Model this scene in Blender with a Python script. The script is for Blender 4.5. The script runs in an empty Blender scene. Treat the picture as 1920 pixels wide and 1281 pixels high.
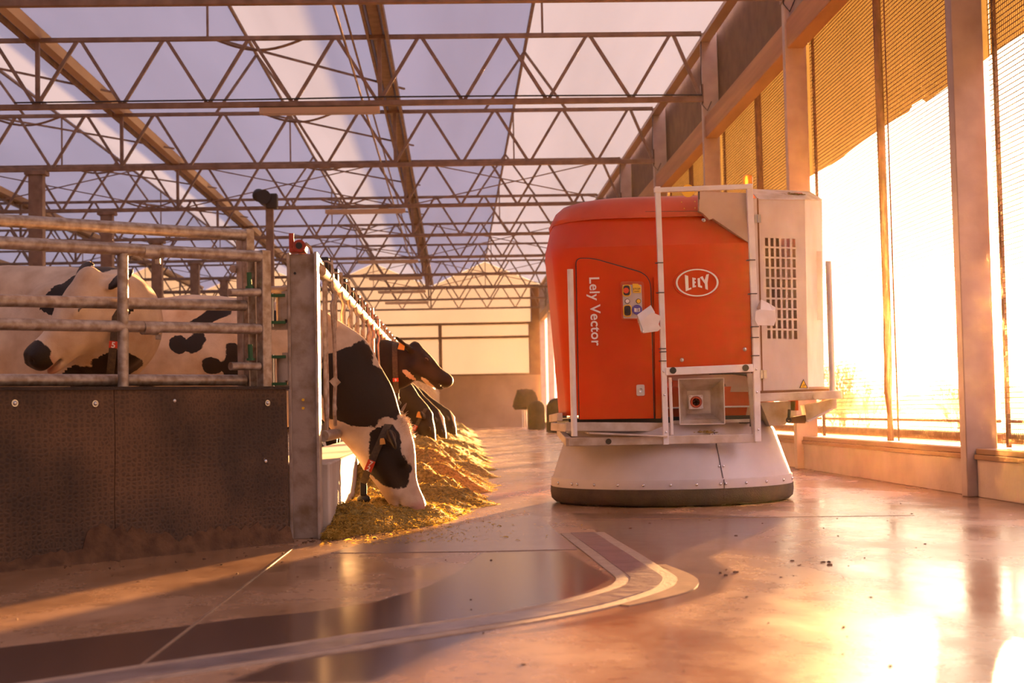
import bpy, math, random
import numpy as np
from mathutils import Vector, Matrix
random.seed(7); rng = np.random.default_rng(7)
sc = bpy.context.scene
COL = sc.collection
PI = math.pi
SUN_E, SKY_E, EXPO = 122.0, 9.0, -.18

# ------------------------------------------------------------------ camera, sky, sun, exposure
cam_d = bpy.data.cameras.new('camera'); cam = bpy.data.objects.new('camera', cam_d); COL.objects.link(cam)
yaw, pit, rol = .0391165, .0481399, -.0204443
fw = Vector((math.sin(yaw)*math.cos(pit), math.cos(yaw)*math.cos(pit), math.sin(pit)))
rt0 = Vector((math.cos(yaw), -math.sin(yaw), 0)); up0 = rt0.cross(fw)
rt = rt0*math.cos(rol)+up0*math.sin(rol); up = up0*math.cos(rol)-rt0*math.sin(rol)
cam.matrix_world = Matrix(((rt.x, up.x, -fw.x, 0), (rt.y, up.y, -fw.y, 0), (rt.z, up.z, -fw.z, .66), (0, 0, 0, 1)))
cam_d.sensor_width = 36; cam_d.lens = 2718.45/1920*36
cam_d.clip_start = .05; cam_d.clip_end = 600
cam_d.dof.use_dof = True; cam_d.dof.focus_distance = 9.4; cam_d.dof.aperture_fstop = 4.0
sc.camera = cam

SUN = Vector((.34825, .93567, .057)).normalized()
sl = bpy.data.lights.new('sun', 'SUN'); so = bpy.data.objects.new('sun', sl); COL.objects.link(so)
so.rotation_euler = SUN.to_track_quat('Z', 'Y').to_euler()
so.location = (12, 30, 6)
sl.energy = SUN_E; sl.color = (1.0, .50, .17); sl.angle = math.radians(1.1)

w = bpy.data.worlds.new('evening_sky'); sc.world = w; w.use_nodes = True
nt = w.node_tree; nt.nodes.clear()
def N(nt, t, **k):
    n = nt.nodes.new(t)
    for a, b in k.items(): setattr(n, a, b)
    return n
def mth(nt, op, a, b=None, c=None, clamp=False):
    n = N(nt, 'ShaderNodeMath', operation=op); n.use_clamp = clamp
    for i, s in enumerate((a, b, c)):
        if s is None: continue
        if isinstance(s, (int, float)): n.inputs[i].default_value = s
        else: nt.links.new(s, n.inputs[i])
    return n.outputs[0]
tc = N(nt, 'ShaderNodeTexCoord')
vm = N(nt, 'ShaderNodeVectorMath', operation='DOT_PRODUCT'); nt.links.new(tc.outputs['Generated'], vm.inputs[0]); vm.inputs[1].default_value = SUN
sep = N(nt, 'ShaderNodeSeparateXYZ'); nt.links.new(tc.outputs['Generated'], sep.inputs[0])
ramp = N(nt, 'ShaderNodeValToRGB'); nt.links.new(mth(nt, 'MULTIPLY_ADD', sep.outputs[2], .5, .5), ramp.inputs[0])
cr = ramp.color_ramp
cr.elements[0].position = 0; cr.elements[0].color = (.05, .03, .015, 1)
cr.elements[1].position = 1; cr.elements[1].color = (1.0, .74, .84, 1)
for p, c in ((.495, (.05, .027, .012, 1)), (.505, (.036, .018, .007, 1)), (.56, (.042, .024, .013, 1)), (.68, (.08, .055, .050, 1)), (.80, (.98, .72, .80, 1))):
    e = cr.elements.new(p); e.color = c
d = mth(nt, 'MAXIMUM', vm.outputs['Value'], 0.0)
wide = mth(nt, 'MULTIPLY', mth(nt, 'POWER', d, 9.0), .34)
mid = mth(nt, 'MULTIPLY', mth(nt, 'POWER', d, 60.0), .66)
core = mth(nt, 'MULTIPLY', mth(nt, 'POWER', d, 1500.0), 2.5)
mixc = N(nt, 'ShaderNodeVectorMath', operation='SCALE'); mixc.inputs[0].default_value = (1.0, .80, .54)
hz = mth(nt, 'MULTIPLY_ADD', mth(nt, 'GREATER_THAN', sep.outputs[2], -.005), .9, .1)
nt.links.new(mth(nt, 'MULTIPLY', mth(nt, 'ADD', mth(nt, 'ADD', wide, mid), core), hz), mixc.inputs['Scale'])
add = N(nt, 'ShaderNodeVectorMath', operation='ADD'); nt.links.new(ramp.outputs[0], add.inputs[0]); nt.links.new(mixc.outputs[0], add.inputs[1])
bg = N(nt, 'ShaderNodeBackground'); nt.links.new(add.outputs[0], bg.inputs[0]); bg.inputs[1].default_value = SKY_E
wo = N(nt, 'ShaderNodeOutputWorld'); nt.links.new(bg.outputs[0], wo.inputs[0])

sc.view_settings.view_transform = 'Standard'; sc.view_settings.look = 'None'
sc.view_settings.exposure = EXPO; sc.view_settings.gamma = 1; sc.view_settings.use_curve_mapping = False
sc.cycles.max_bounces = 8; sc.cycles.transparent_max_bounces = 16; sc.cycles.volume_bounces = 0
sc.cycles.sample_clamp_indirect = 6

# ------------------------------------------------------------------ materials
def mat(name, c1, c2=None, rough=.6, metal=0., scale=4., detail=6., mix=(.35, .65), bump=0., bscale=None, stretch=(1, 1, 1), r2=None, sheen=0., coat=0., spec=None):
    m = bpy.data.materials.new(name); m.use_nodes = True; t = m.node_tree; b = t.nodes['Principled BSDF']
    b.inputs['Base Color'].default_value = (*c1, 1); b.inputs['Roughness'].default_value = rough; b.inputs['Metallic'].default_value = metal
    if spec is not None: b.inputs['Specular IOR Level'].default_value = spec
    if sheen: b.inputs['Sheen Weight'].default_value = sheen; b.inputs['Sheen Roughness'].default_value = .4
    if coat: b.inputs['Coat Weight'].default_value = coat; b.inputs['Coat Roughness'].default_value = .15
    co = N(t, 'ShaderNodeTexCoord'); mp = N(t, 'ShaderNodeMapping'); mp.inputs['Scale'].default_value = stretch
    t.links.new(co.outputs['Object'], mp.inputs[0])
    if c2 is not None:
        n = N(t, 'ShaderNodeTexNoise'); n.inputs['Scale'].default_value = scale; n.inputs['Detail'].default_value = detail; t.links.new(mp.outputs[0], n.inputs[0])
        r = N(t, 'ShaderNodeValToRGB'); r.color_ramp.elements[0].position = mix[0]; r.color_ramp.elements[1].position = mix[1]
        r.color_ramp.elements[0].color = (*c1, 1); r.color_ramp.elements[1].color = (*c2, 1)
        t.links.new(n.outputs[0], r.inputs[0]); t.links.new(r.outputs[0], b.inputs['Base Color'])
        if r2 is not None:
            mr = N(t, 'ShaderNodeMapRange'); mr.inputs[1].default_value = mix[0]; mr.inputs[2].default_value = mix[1]
            mr.inputs[3].default_value = rough; mr.inputs[4].default_value = r2
            t.links.new(n.outputs[0], mr.inputs[0]); t.links.new(mr.outputs[0], b.inputs['Roughness'])
    if bump:
        n2 = N(t, 'ShaderNodeTexNoise'); n2.inputs['Scale'].default_value = bscale or scale*3; n2.inputs['Detail'].default_value = 4; t.links.new(mp.outputs[0], n2.inputs[0])
        bp = N(t, 'ShaderNodeBump'); bp.inputs['Strength'].default_value = bump; bp.inputs['Distance'].default_value = .01
        t.links.new(n2.outputs[0], bp.inputs['Height']); t.links.new(bp.outputs[0], b.inputs['Normal'])
    return m
M = {}
M['galv'] = mat('galvanised_steel', (.32, .24, .185), (.56, .48, .42), .40, .7, 26, 3, (.36, .68), .1, 30, r2=.55)
M['galv_dirty'] = mat('dirty_galvanised_steel', (.26, .18, .12), (.46, .38, .33), .5, .5, 9, 5, (.3, .55), .2, 40)
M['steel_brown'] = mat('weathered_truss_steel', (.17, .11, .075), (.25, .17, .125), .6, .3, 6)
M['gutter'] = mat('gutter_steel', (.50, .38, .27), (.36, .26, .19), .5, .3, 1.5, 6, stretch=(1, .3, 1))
M['column'] = mat('painted_column_steel', (.46, .36, .30), (.38, .29, .24), .55, .2, 5, 6, bump=.1)
M['beam'] = mat('wooden_eave_beam', (.30, .15, .06), (.42, .22, .09), .7, 0, 3, 6, stretch=(1, .15, 3))
M['panel'] = mat('dark_fascia_panel', (.10, .05, .025), (.14, .075, .035), .8, 0, 4)
M['red'] = mat('red_gelcoat', (.62, .052, .0), (.55, .042, .0), .45, 0, 3, 4, bump=.02, bscale=60, spec=.2)
M['redlid'] = mat('dusty_red_gelcoat', (.60, .085, .02), (.52, .065, .012), .42, 0, 5, 5)
M['white'] = mat('white_powder_coat', (.80, .78, .80), (.68, .64, .62), .38, .1, 9, 6, (.4, .75))
M['alu'] = mat('scuffed_aluminium_sheet', (.64, .60, .60), (.54, .48, .46), .42, .25, 7, 8, (.35, .7), .05, 40, stretch=(1, 1, .4))
M['alu_dirty'] = mat('dirty_aluminium', (.40, .31, .22), (.60, .54, .49), .5, .35, 8, 8, (.35, .62), .15, 30)
M['tan'] = mat('tan_inner_sheet', (.52, .40, .32), (.46, .34, .26), .55, .2, 5)
M['rubber'] = mat('dark_bumper_rubber', (.030, .018, .012), (.055, .032, .02), .7, 0, 10, 4, bump=.6, bscale=160)
M['black'] = mat('black_plastic', (.02, .017, .015), None, .45)
M['hose'] = mat('brown_strap', (.24, .12, .05), (.16, .08, .03), .8, 0, 10)
M['amber'] = mat('amber_lens', (.95, .45, .05), None, .2)
M['amber'].node_tree.nodes['Principled BSDF'].inputs['Transmission Weight'].default_value = .5
M['yellow'] = mat('yellow_plastic', (.90, .55, .03), None, .4)
M['button_red'] = mat('red_button', (.80, .08, .02), None, .4)
M['blue'] = mat('blue_sticker', (.12, .09, .42), None, .5)
M['tagred'] = mat('red_number_plate', (.62, .05, .02), None, .45)
M['collar'] = mat('brown_webbing', (.06, .04, .03), (.10, .07, .04), .8, 0, 60)
M['tag'] = mat('ear_tag_plastic', (.72, .34, .06), None, .5)
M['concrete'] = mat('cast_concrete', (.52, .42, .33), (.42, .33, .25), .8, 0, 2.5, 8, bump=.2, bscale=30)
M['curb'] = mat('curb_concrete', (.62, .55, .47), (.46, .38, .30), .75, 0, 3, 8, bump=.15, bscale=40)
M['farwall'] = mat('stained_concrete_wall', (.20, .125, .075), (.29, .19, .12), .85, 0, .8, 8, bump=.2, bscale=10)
M['mortar'] = mat('sill_wood', (.34, .19, .09), (.26, .14, .06), .7, 0, 3, 6, stretch=(1, .2, 1))
M['lamp'] = mat('light_fitting_housing', (.42, .33, .25), None, .5, .2)
M['green'] = mat('green_plastic_pin', (.03, .12, .045), None, .5)
M['redpaint'] = mat('red_paint', (.42, .05, .02), (.30, .04, .02), .45, 0, 20)
M['cloth'] = mat('black_cloth', (.012, .008, .006), (.02, .013, .01), .95, 0, 8, bump=.4, bscale=14, spec=.08)
M['trunk'] = mat('bare_twigs', (.30, .19, .10), (.22, .13, .07), .9)
M['ground'] = mat('winter_grass', (.34, .26, .11), (.26, .21, .09), .95, 0, .8, 8, bump=.5, bscale=3)
M['eye'] = mat('wet_eye', (.012, .008, .006), None, .08)
M['socket'] = mat('socket_red', (.60, .12, .05), None, .5)
M['letter'] = mat('white_lettering', (.86, .82, .82), None, .5)
M['ink'] = mat('black_print', (.05, .03, .03), None, .5)
M['silver'] = mat('stainless_bolt', (.68, .66, .64), None, .22, .9)
M['tuft'] = mat('pale_hoof_and_horn', (.16, .12, .09), None, .6)

def translucent(name, dc, tcx, amount, n1=None):
    m = bpy.data.materials.new(name); m.use_nodes = True; t = m.node_tree; t.nodes.clear()
    o = N(t, 'ShaderNodeOutputMaterial'); mx = N(t, 'ShaderNodeMixShader'); mx.inputs[0].default_value = amount
    a = N(t, 'ShaderNodeBsdfDiffuse'); b = N(t, 'ShaderNodeBsdfTranslucent')
    a.inputs[0].default_value = (*dc, 1); b.inputs[0].default_value = (*tcx, 1)
    if n1:
        co = N(t, 'ShaderNodeTexCoord'); mp = N(t, 'ShaderNodeMapping'); mp.inputs['Scale'].default_value = n1
        n = N(t, 'ShaderNodeTexNoise'); n.inputs['Scale'].default_value = 1; n.inputs['Detail'].default_value = 7; n.inputs['Roughness'].default_value = .6
        t.links.new(co.outputs['Object'], mp.inputs[0]); t.links.new(mp.outputs[0], n.inputs[0])
        r = N(t, 'ShaderNodeValToRGB'); r.color_ramp.elements[0].position = .3; r.color_ramp.elements[1].position = .62
        r.color_ramp.elements[0].color = (*[x*.80 for x in tcx], 1); r.color_ramp.elements[1].color = (*tcx, 1)
        t.links.new(n.outputs[0], r.inputs[0]); t.links.new(r.outputs[0], b.inputs[0])
    t.links.new(a.outputs[0], mx.inputs[1]); t.links.new(b.outputs[0], mx.inputs[2]); t.links.new(mx.outputs[0], o.inputs[0])
    return m
M['roof'] = translucent('translucent_roof_film', (.30, .25, .25), (.118, .138, .168), .56, (.6, .05, .6))
M['farpane'] = translucent('translucent_wall_panel', (.35, .27, .2), (.054, .054, .066), .6, (.3, .3, .1))
M['curtain'] = translucent('woven_side_curtain', (.20, .11, .04), (.150, .105, .035), .42, (40, 60, 25))

# floor: rough trowelled concrete with a worn sheen
m = bpy.data.materials.new('trowelled_concrete_floor'); m.use_nodes = True; t = m.node_tree; b = t.nodes['Principled BSDF']
co = N(t, 'ShaderNodeTexCoord'); mp = N(t, 'ShaderNodeMapping'); mp.inputs['Scale'].default_value = (1, .55, 1); t.links.new(co.outputs['Object'], mp.inputs[0])
n = N(t, 'ShaderNodeTexNoise'); n.inputs['Scale'].default_value = 1.3; n.inputs['Detail'].default_value = 9; n.inputs['Roughness'].default_value = .62; t.links.new(mp.outputs[0], n.inputs[0])
r = N(t, 'ShaderNodeValToRGB'); r.color_ramp.elements[0].position = .36; r.color_ramp.elements[1].position = .66
r.color_ramp.elements[0].color = (.25, .128, .060, 1); r.color_ramp.elements[1].color = (.40, .225, .118, 1); t.links.new(n.outputs[0], r.inputs[0])
n3 = N(t, 'ShaderNodeTexNoise'); n3.inputs['Scale'].default_value = 9; n3.inputs['Detail'].default_value = 8; n3.inputs['Roughness'].default_value = .7; t.links.new(co.outputs['Object'], n3.inputs[0])
sp = N(t, 'ShaderNodeValToRGB'); sp.color_ramp.elements[0].position = .30; sp.color_ramp.elements[1].position = .46
sp.color_ramp.elements[0].color = (.45, .37, .31, 1); sp.color_ramp.elements[1].color = (1, 1, 1, 1); t.links.new(n3.outputs[0], sp.inputs[0])
mu = N(t, 'ShaderNodeMix', data_type='RGBA', blend_type='MULTIPLY'); mu.inputs[0].default_value = 1
t.links.new(r.outputs[0], mu.inputs[6]); t.links.new(sp.outputs[0], mu.inputs[7]); t.links.new(mu.outputs[2], b.inputs['Base Color'])
mr = N(t, 'ShaderNodeMapRange'); mr.inputs[1].default_value = .35; mr.inputs[2].default_value = .68; mr.inputs[3].default_value = .15; mr.inputs[4].default_value = .36
t.links.new(n.outputs[0], mr.inputs[0]); t.links.new(mr.outputs[0], b.inputs['Roughness'])
n4 = N(t, 'ShaderNodeTexNoise'); n4.inputs['Scale'].default_value = 14; n4.inputs['Detail'].default_value = 5; t.links.new(co.outputs['Object'], n4.inputs[0])
bp = N(t, 'ShaderNodeBump'); bp.inputs['Strength'].default_value = .22; bp.inputs['Distance'].default_value = .006; t.links.new(n4.outputs[0], bp.inputs['Height']); t.links.new(bp.outputs[0], b.inputs['Normal'])
b.inputs['Specular IOR Level'].default_value = .8
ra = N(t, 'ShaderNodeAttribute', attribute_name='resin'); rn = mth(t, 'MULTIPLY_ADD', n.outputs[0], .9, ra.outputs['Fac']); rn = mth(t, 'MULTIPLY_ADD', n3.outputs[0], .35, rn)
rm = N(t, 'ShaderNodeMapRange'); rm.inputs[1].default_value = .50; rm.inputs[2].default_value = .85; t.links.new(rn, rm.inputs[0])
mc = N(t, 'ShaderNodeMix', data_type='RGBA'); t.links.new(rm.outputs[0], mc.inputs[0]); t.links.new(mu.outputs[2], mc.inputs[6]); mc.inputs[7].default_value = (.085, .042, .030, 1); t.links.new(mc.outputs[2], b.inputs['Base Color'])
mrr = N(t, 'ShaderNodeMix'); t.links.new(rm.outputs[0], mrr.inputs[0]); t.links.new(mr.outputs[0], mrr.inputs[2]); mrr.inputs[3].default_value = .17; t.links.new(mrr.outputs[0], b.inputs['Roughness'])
bm_ = mth(t, 'MULTIPLY_ADD', rm.outputs[0], -.12, .16); t.links.new(bm_, bp.inputs['Strength'])
M['floor'] = m
M['resin'] = mat('dark_resin_coating', (.085, .045, .035), (.13, .075, .055), .17, 0, 1.6, 7, (.35, .65), .06, 20, stretch=(1, .4, 1), r2=.27)
M['plate'] = mat('brushed_floor_plate', (.26, .18, .15), (.36, .26, .21), .24, .3, 3, 7, bump=.08, bscale=20, stretch=(.3, 2.5, 1))
M['strip'] = mat('worn_steel_strip', (.20, .14, .125), (.30, .22, .19), .30, .5, 6, 5, bump=.5, bscale=14)
M['grout'] = mat('pale_strip_mortar', (.25, .16, .10), (.34, .225, .145), .5, 0, 20, 5, bump=.3, bscale=60)
# rubber mat with its hammered cell pattern
m = mat('hammered_rubber_mat', (.045, .024, .012), (.135, .068, .030), .68, 0, 2.2, 8, (.38, .72)); t = m.node_tree; b = t.nodes['Principled BSDF']
co = N(t, 'ShaderNodeTexCoord'); v = N(t, 'ShaderNodeTexVoronoi'); v.feature = 'DISTANCE_TO_EDGE'; v.inputs['Scale'].default_value = 46; v.inputs['Randomness'].default_value = .6
t.links.new(co.outputs['Object'], v.inputs[0]); bp = N(t, 'ShaderNodeBump'); bp.inputs['Strength'].default_value = .9; bp.inputs['Distance'].default_value = .006
t.links.new(v.outputs[0], bp.inputs['Height']); t.links.new(bp.outputs[0], b.inputs['Normal'])
vr = N(t, 'ShaderNodeMapRange'); vr.inputs[1].default_value = .02; vr.inputs[2].default_value = .30; vr.inputs[3].default_value = 1.3; vr.inputs[4].default_value = .8; t.links.new(v.outputs[0], vr.inputs[0])
lk = b.inputs['Base Color'].links[0].from_socket; sc_ = N(t, 'ShaderNodeVectorMath', operation='SCALE'); t.links.new(lk, sc_.inputs[0]); t.links.new(vr.outputs[0], sc_.inputs['Scale']); t.links.new(sc_.outputs[0], b.inputs['Base Color'])
M['mat'] = m
M['muck'] = mat('caked_dirt', (.085, .040, .018), (.15, .075, .034), .95, 0, 14, 8, bump=1, bscale=30)
# feed
M['feed'] = mat('chopped_silage', (.15, .095, .015), (.38, .26, .06), .9, 0, 34, 8, (.35, .65), 1.0, 60)
M['straw'] = translucent('silage_blades', (.52, .34, .08), (.60, .38, .06), .35)
# hide: black and white read from a signed attribute, the edge broken up like hair
def hide():
    m = bpy.data.materials.new('holstein_hide'); m.use_nodes = True; t = m.node_tree; b = t.nodes['Principled BSDF']
    a = N(t, 'ShaderNodeAttribute', attribute_name='coat'); pk = N(t, 'ShaderNodeAttribute', attribute_name='pink')
    co = N(t, 'ShaderNodeTexCoord')
    n = N(t, 'ShaderNodeTexNoise'); n.inputs['Scale'].default_value = 38; n.inputs['Detail'].default_value = 6; t.links.new(co.outputs['Object'], n.inputs[0])
    n2 = N(t, 'ShaderNodeTexNoise'); n2.inputs['Scale'].default_value = 7; n2.inputs['Detail'].default_value = 5; t.links.new(co.outputs['Object'], n2.inputs[0])
    s = mth(t, 'MULTIPLY_ADD', n.outputs[0], .030, a.outputs['Fac']); s = mth(t, 'ADD', s, -.015)
    f = N(t, 'ShaderNodeMapRange'); f.inputs[1].default_value = -.003; f.inputs[2].default_value = .003; t.links.new(s, f.inputs[0])
    wr = N(t, 'ShaderNodeValToRGB'); wr.color_ramp.elements[0].color = (.46, .31, .20, 1); wr.color_ramp.elements[1].color = (.70, .55, .41, 1)
    wr.color_ramp.elements[0].position = .3; wr.color_ramp.elements[1].position = .65; t.links.new(n2.outputs[0], wr.inputs[0])
    pm = N(t, 'ShaderNodeMix', data_type='RGBA'); t.links.new(pk.outputs['Fac'], pm.inputs[0]); t.links.new(wr.outputs[0], pm.inputs[6]); pm.inputs[7].default_value = (.46, .20, .15, 1)
    cm = N(t, 'ShaderNodeMix', data_type='RGBA'); t.links.new(f.outputs[0], cm.inputs[0]); t.links.new(pm.outputs[2], cm.inputs[6]); cm.inputs[7].default_value = (.018, .009, .004, 1); b.inputs['Specular IOR Level'].default_value = .3
    t.links.new(cm.outputs[2], b.inputs['Base Color']); b.inputs['Roughness'].default_value = .55
    b.inputs['Sheen Weight'].default_value = .22; b.inputs['Sheen Roughness'].default_value = .35; b.inputs['Sheen Tint'].default_value = (1, .75, .5, 1)
    n5 = N(t, 'ShaderNodeTexNoise'); n5.inputs['Scale'].default_value = 160; n5.inputs['Detail'].default_value = 3; t.links.new(co.outputs['Object'], n5.inputs[0])
    bp = N(t, 'ShaderNodeBump'); bp.inputs['Strength'].default_value = .35; bp.inputs['Distance'].default_value = .004; t.links.new(n5.outputs[0], bp.inputs['Height']); t.links.new(bp.outputs[0], b.inputs['Normal'])
    return m
M['hide'] = hide()

# ------------------------------------------------------------------ mesh helpers
ORG = {}
def V3(p): return np.array(p, float)
def nrm(v): v = V3(v); return v/max(1e-9, np.linalg.norm(v))
class MB:
    def __init__(s): s.v = []; s.f = []
    def add(s, vs, fs):
        o = len(s.v); s.v += [tuple(map(float, p)) for p in vs]; s.f += [tuple(i+o for i in f) for f in fs]; return s
    def box(s, x0, x1, y0, y1, z0, z1):
        vs = [(x, y, z) for x in (x0, x1) for y in (y0, y1) for z in (z0, z1)]
        return s.add(vs, [(0, 1, 3, 2), (4, 6, 7, 5), (0, 4, 5, 1), (2, 3, 7, 6), (0, 2, 6, 4), (1, 5, 7, 3)])
    def bar(s, a, b, w, h, up=(0, 0, 1)):
        a, b = V3(a), V3(b); d = nrm(b-a); x = np.cross(d, up)
        if np.linalg.norm(x) < 1e-4: x = np.cross(d, (1, 0, 0))
        x = nrm(x); z = np.cross(x, d)
        c = [(-w/2, -h/2), (w/2, -h/2), (w/2, h/2), (-w/2, h/2)]
        vs = [a+x*i+z*j for i, j in c]+[b+x*i+z*j for i, j in c]
        return s.add(vs, [(0, 1, 2, 3), (7, 6, 5, 4), (0, 4, 5, 1), (1, 5, 6, 2), (2, 6, 7, 3), (3, 7, 4, 0)])
    def tube(s, pts, r, n=10, cap=True, flat=1.0):
        pts = [V3(p) for p in pts]; m = len(pts); rs = r if isinstance(r, (list, tuple)) else [r]*m
        d0 = nrm(pts[1]-pts[0]); x = np.cross(d0, (0, 0, 1))
        if np.linalg.norm(x) < 1e-3: x = np.cross(d0, (0, 1, 0))
        x = nrm(x); vs = []
        for i, p in enumerate(pts):
            d = nrm(pts[min(i+1, m-1)]-pts[max(i-1, 0)]); x = nrm(x-d*(x@d)); y = np.cross(d, x)
            for k in range(n):
                a = 2*PI*k/n; vs.append(p+(x*math.cos(a)+y*math.sin(a)*flat)*rs[i])
        fs = [(i*n+k, i*n+(k+1) % n, (i+1)*n+(k+1) % n, (i+1)*n+k) for i in range(m-1) for k in range(n)]
        if cap: fs += [tuple(reversed(range(n))), tuple(range((m-1)*n, m*n))]
        return s.add(vs, fs)
    def loft(s, loops, cap=True, close=True):
        n = len(loops[0]); vs = [p for l in loops for p in l]; K = n if close else n-1
        fs = [(i*n+k, i*n+(k+1) % n, (i+1)*n+(k+1) % n, (i+1)*n+k) for i in range(len(loops)-1) for k in range(K)]
        if cap: fs += [tuple(reversed(range(n))), tuple(range((len(loops)-1)*n, len(loops)*n))]
        return s.add(vs, fs)
    def lathe(s, c, prof, n=48, axis='z', cap=True):
        loops = []
        for r, z in prof:
            l = []
            for k in range(n):
                a = 2*PI*k/n; u, v_ = r*math.cos(a), r*math.sin(a)
                l.append((c[0]+u, c[1]+v_, c[2]+z) if axis == 'z' else (c[0]+u, c[1]-z, c[2]+v_) if axis == 'y' else (c[0]+z, c[1]+u, c[2]+v_))
            loops.append(l)
        return s.loft(loops, cap)
    def prism(s, poly, off):
        n = len(poly); off = V3(off); vs = [V3(p) for p in poly]+[V3(p)+off for p in poly]
        return s.add(vs, [tuple(reversed(range(n))), tuple(range(n, 2*n))]+[(k, (k+1) % n, n+(k+1) % n, n+k) for k in range(n)])
    def ball(s, c, r, n=14, m=8, ax=None):
        r = V3(r if hasattr(r, '__len__') else (r, r, r)); A = np.eye(3) if ax is None else np.array(ax, float)
        loops = []
        for i in range(m+1):
            t_ = -PI/2+PI*(i+.001 if i == 0 else i-.001 if i == m else i)/m
            loops.append([V3(c)+A.T@(r*np.array([math.cos(t_)*math.cos(2*PI*k/n), math.cos(t_)*math.sin(2*PI*k/n), math.sin(t_)])) for k in range(n)])
        return s.loft(loops)
    def ring(s, c, u, v, r, n=24, m=6):   # closed tube round an ellipse c + u cos + v sin
        c, u, v = V3(c), V3(u), V3(v); w_ = nrm(np.cross(u, v)); loops = []
        for k in range(n):
            a = 2*PI*k/n; p = c+u*math.cos(a)+v*math.sin(a); d = nrm(p-c)
            loops.append([p+(d*math.cos(2*PI*j/m)+w_*math.sin(2*PI*j/m))*r for j in range(m)])
        loops.append(loops[0]); return s.loft(loops, cap=False)
    def build(s, name, m, parent=None, smooth=35, bevel=0, mods=()):
        org = ORG.get(parent.name, V3((0, 0, 0))) if parent else V3((0, 0, 0))
        me = bpy.data.meshes.new(name); me.from_pydata([tuple(V3(p)-org) for p in s.v], [], s.f)
        import bmesh
        bm = bmesh.new(); bm.from_mesh(me); bmesh.ops.recalc_face_normals(bm, faces=bm.faces); bm.to_mesh(me); bm.free()
        return link(name, me, m, parent, smooth, bevel)
def link(name, me, m, parent=None, smooth=35, bevel=0):
    me.materials.append(M[m] if isinstance(m, str) else m)
    if smooth:
        me.polygons.foreach_set('use_smooth', [True]*len(me.polygons)); me.set_sharp_from_angle(angle=math.radians(smooth))
    o = bpy.data.objects.new(name, me); COL.objects.link(o)
    if parent: o.parent = parent; ORG[o.name] = ORG.get(parent.name, V3((0, 0, 0)))
    if bevel:
        b = o.modifiers.new('bevel', 'BEVEL'); b.width = bevel; b.segments = 2; b.limit_method = 'ANGLE'
    return o
def tag(o, label=None, cat=None, group=None, kind=None):
    if label: o['label'] = label
    if cat: o['category'] = cat
    if group: o['group'] = group
    if kind: o['kind'] = kind
    return o
def root(name, loc, label, cat, group=None, kind=None):
    o = bpy.data.objects.new(name, None); COL.objects.link(o); o.location = loc; o.empty_display_size = .1
    ORG[o.name] = V3(loc); return tag(o, label, cat, group, kind)
def struct(o): o['kind'] = 'structure'; return o
def copy_tree(o, loc=None, parent=None):
    c = o.copy(); COL.objects.link(c)
    if parent: c.parent = parent
    if loc is not None: c.location = loc
    for ch in o.children: copy_tree(ch, None, c)
    return c

hz_m = bpy.data.materials.new('glare_haze'); hz_m.use_nodes = True; t = hz_m.node_tree; t.nodes.clear()  # scattering volume added to imitate the lens glare veil around the sun
vs_ = N(t, 'ShaderNodeVolumeScatter'); vs_.inputs['Color'].default_value = (1, .68, .36, 1); vs_.inputs['Density'].default_value = .00024; vs_.inputs['Anisotropy'].default_value = .95
o_ = N(t, 'ShaderNodeOutputMaterial'); t.links.new(vs_.outputs[0], o_.inputs['Volume']); M['haze'] = hz_m

M['swirl'] = mat('scraped_swirl', (.20, .115, .06), (.30, .18, .10), .32, 0, 9, 7, bump=.15, bscale=30)
M['hair'] = mat('pale_forelock', (.75, .60, .44), None, .6)
M['skirt'] = mat('grey_skirt_plastic', (.50, .46, .46), (.44, .40, .39), .42, 0, 4, 7, bump=.03, bscale=80)

# ------------------------------------------------------------------ the setting
XW, S, Y3, ZB, ZT, ZR = 3.535, 5.04, 20.06, 4.985, 5.916, 7.0
GX = [3.70, -1.005, -5.717, -10.43, -15.14, -19.85]       # gutters
RX = [1.30, -3.36, -8.07, -12.78, -17.5]                  # ridges
YN = lambda n: Y3+(n-3)*S
YF = 60.6

def poly_sd(P, poly):      # signed distance to a polygon, positive inside
    poly = np.array([q_[:2] for q_ in poly], float); d = np.full(len(P), 1e9); inside = np.zeros(len(P), bool)
    for i in range(len(poly)):
        a, b = poly[i-1], poly[i]; ab = b-a; t_ = np.clip(((P-a)@ab)/(ab@ab), 0, 1); d = np.minimum(d, np.linalg.norm(P-a-t_[:, None]*ab, axis=1))
        c_ = ((a[1] > P[:, 1]) != (b[1] > P[:, 1])); xi = a[0]+(P[:, 1]-a[1])/(b[1]-a[1] if b[1] != a[1] else 1e-9)*(b[0]-a[0]); inside ^= c_ & (P[:, 0] < xi)
    return np.where(inside, d, -d)
gx = np.concatenate([[-20.2, -12, -6], np.arange(-3.6, 3.73, .035)]); gy = np.concatenate([[-6, 0], np.arange(2.4, 12.5, .035), [14, 20, 61]])
GXX, GYY = np.meshgrid(gx, gy, indexing='ij'); PP = np.stack([GXX.ravel(), GYY.ravel()], 1)
p1 = [(-3.2,2.6),(-3.2,3.35),(-1.346,4.331,0),(-1.139,4.487,0),(-0.942,4.626,0),(-0.722,4.821,0),(-0.491,4.957,0),(-0.304,5.14,0),(-0.126,5.572,0),(-0.026,6.008,0),(0.044,6.416,0),(0.11,6.862,0),(0.497,6.817,0),(0.599,5.68,0),(0.457,5.256,0),(0.245,4.896,0),(-0.023,4.669,0),(-0.416,4.343,0),(-0.811,3.977,0),(-1.018,3.796,0),(-1.5,2.6)]
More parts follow.
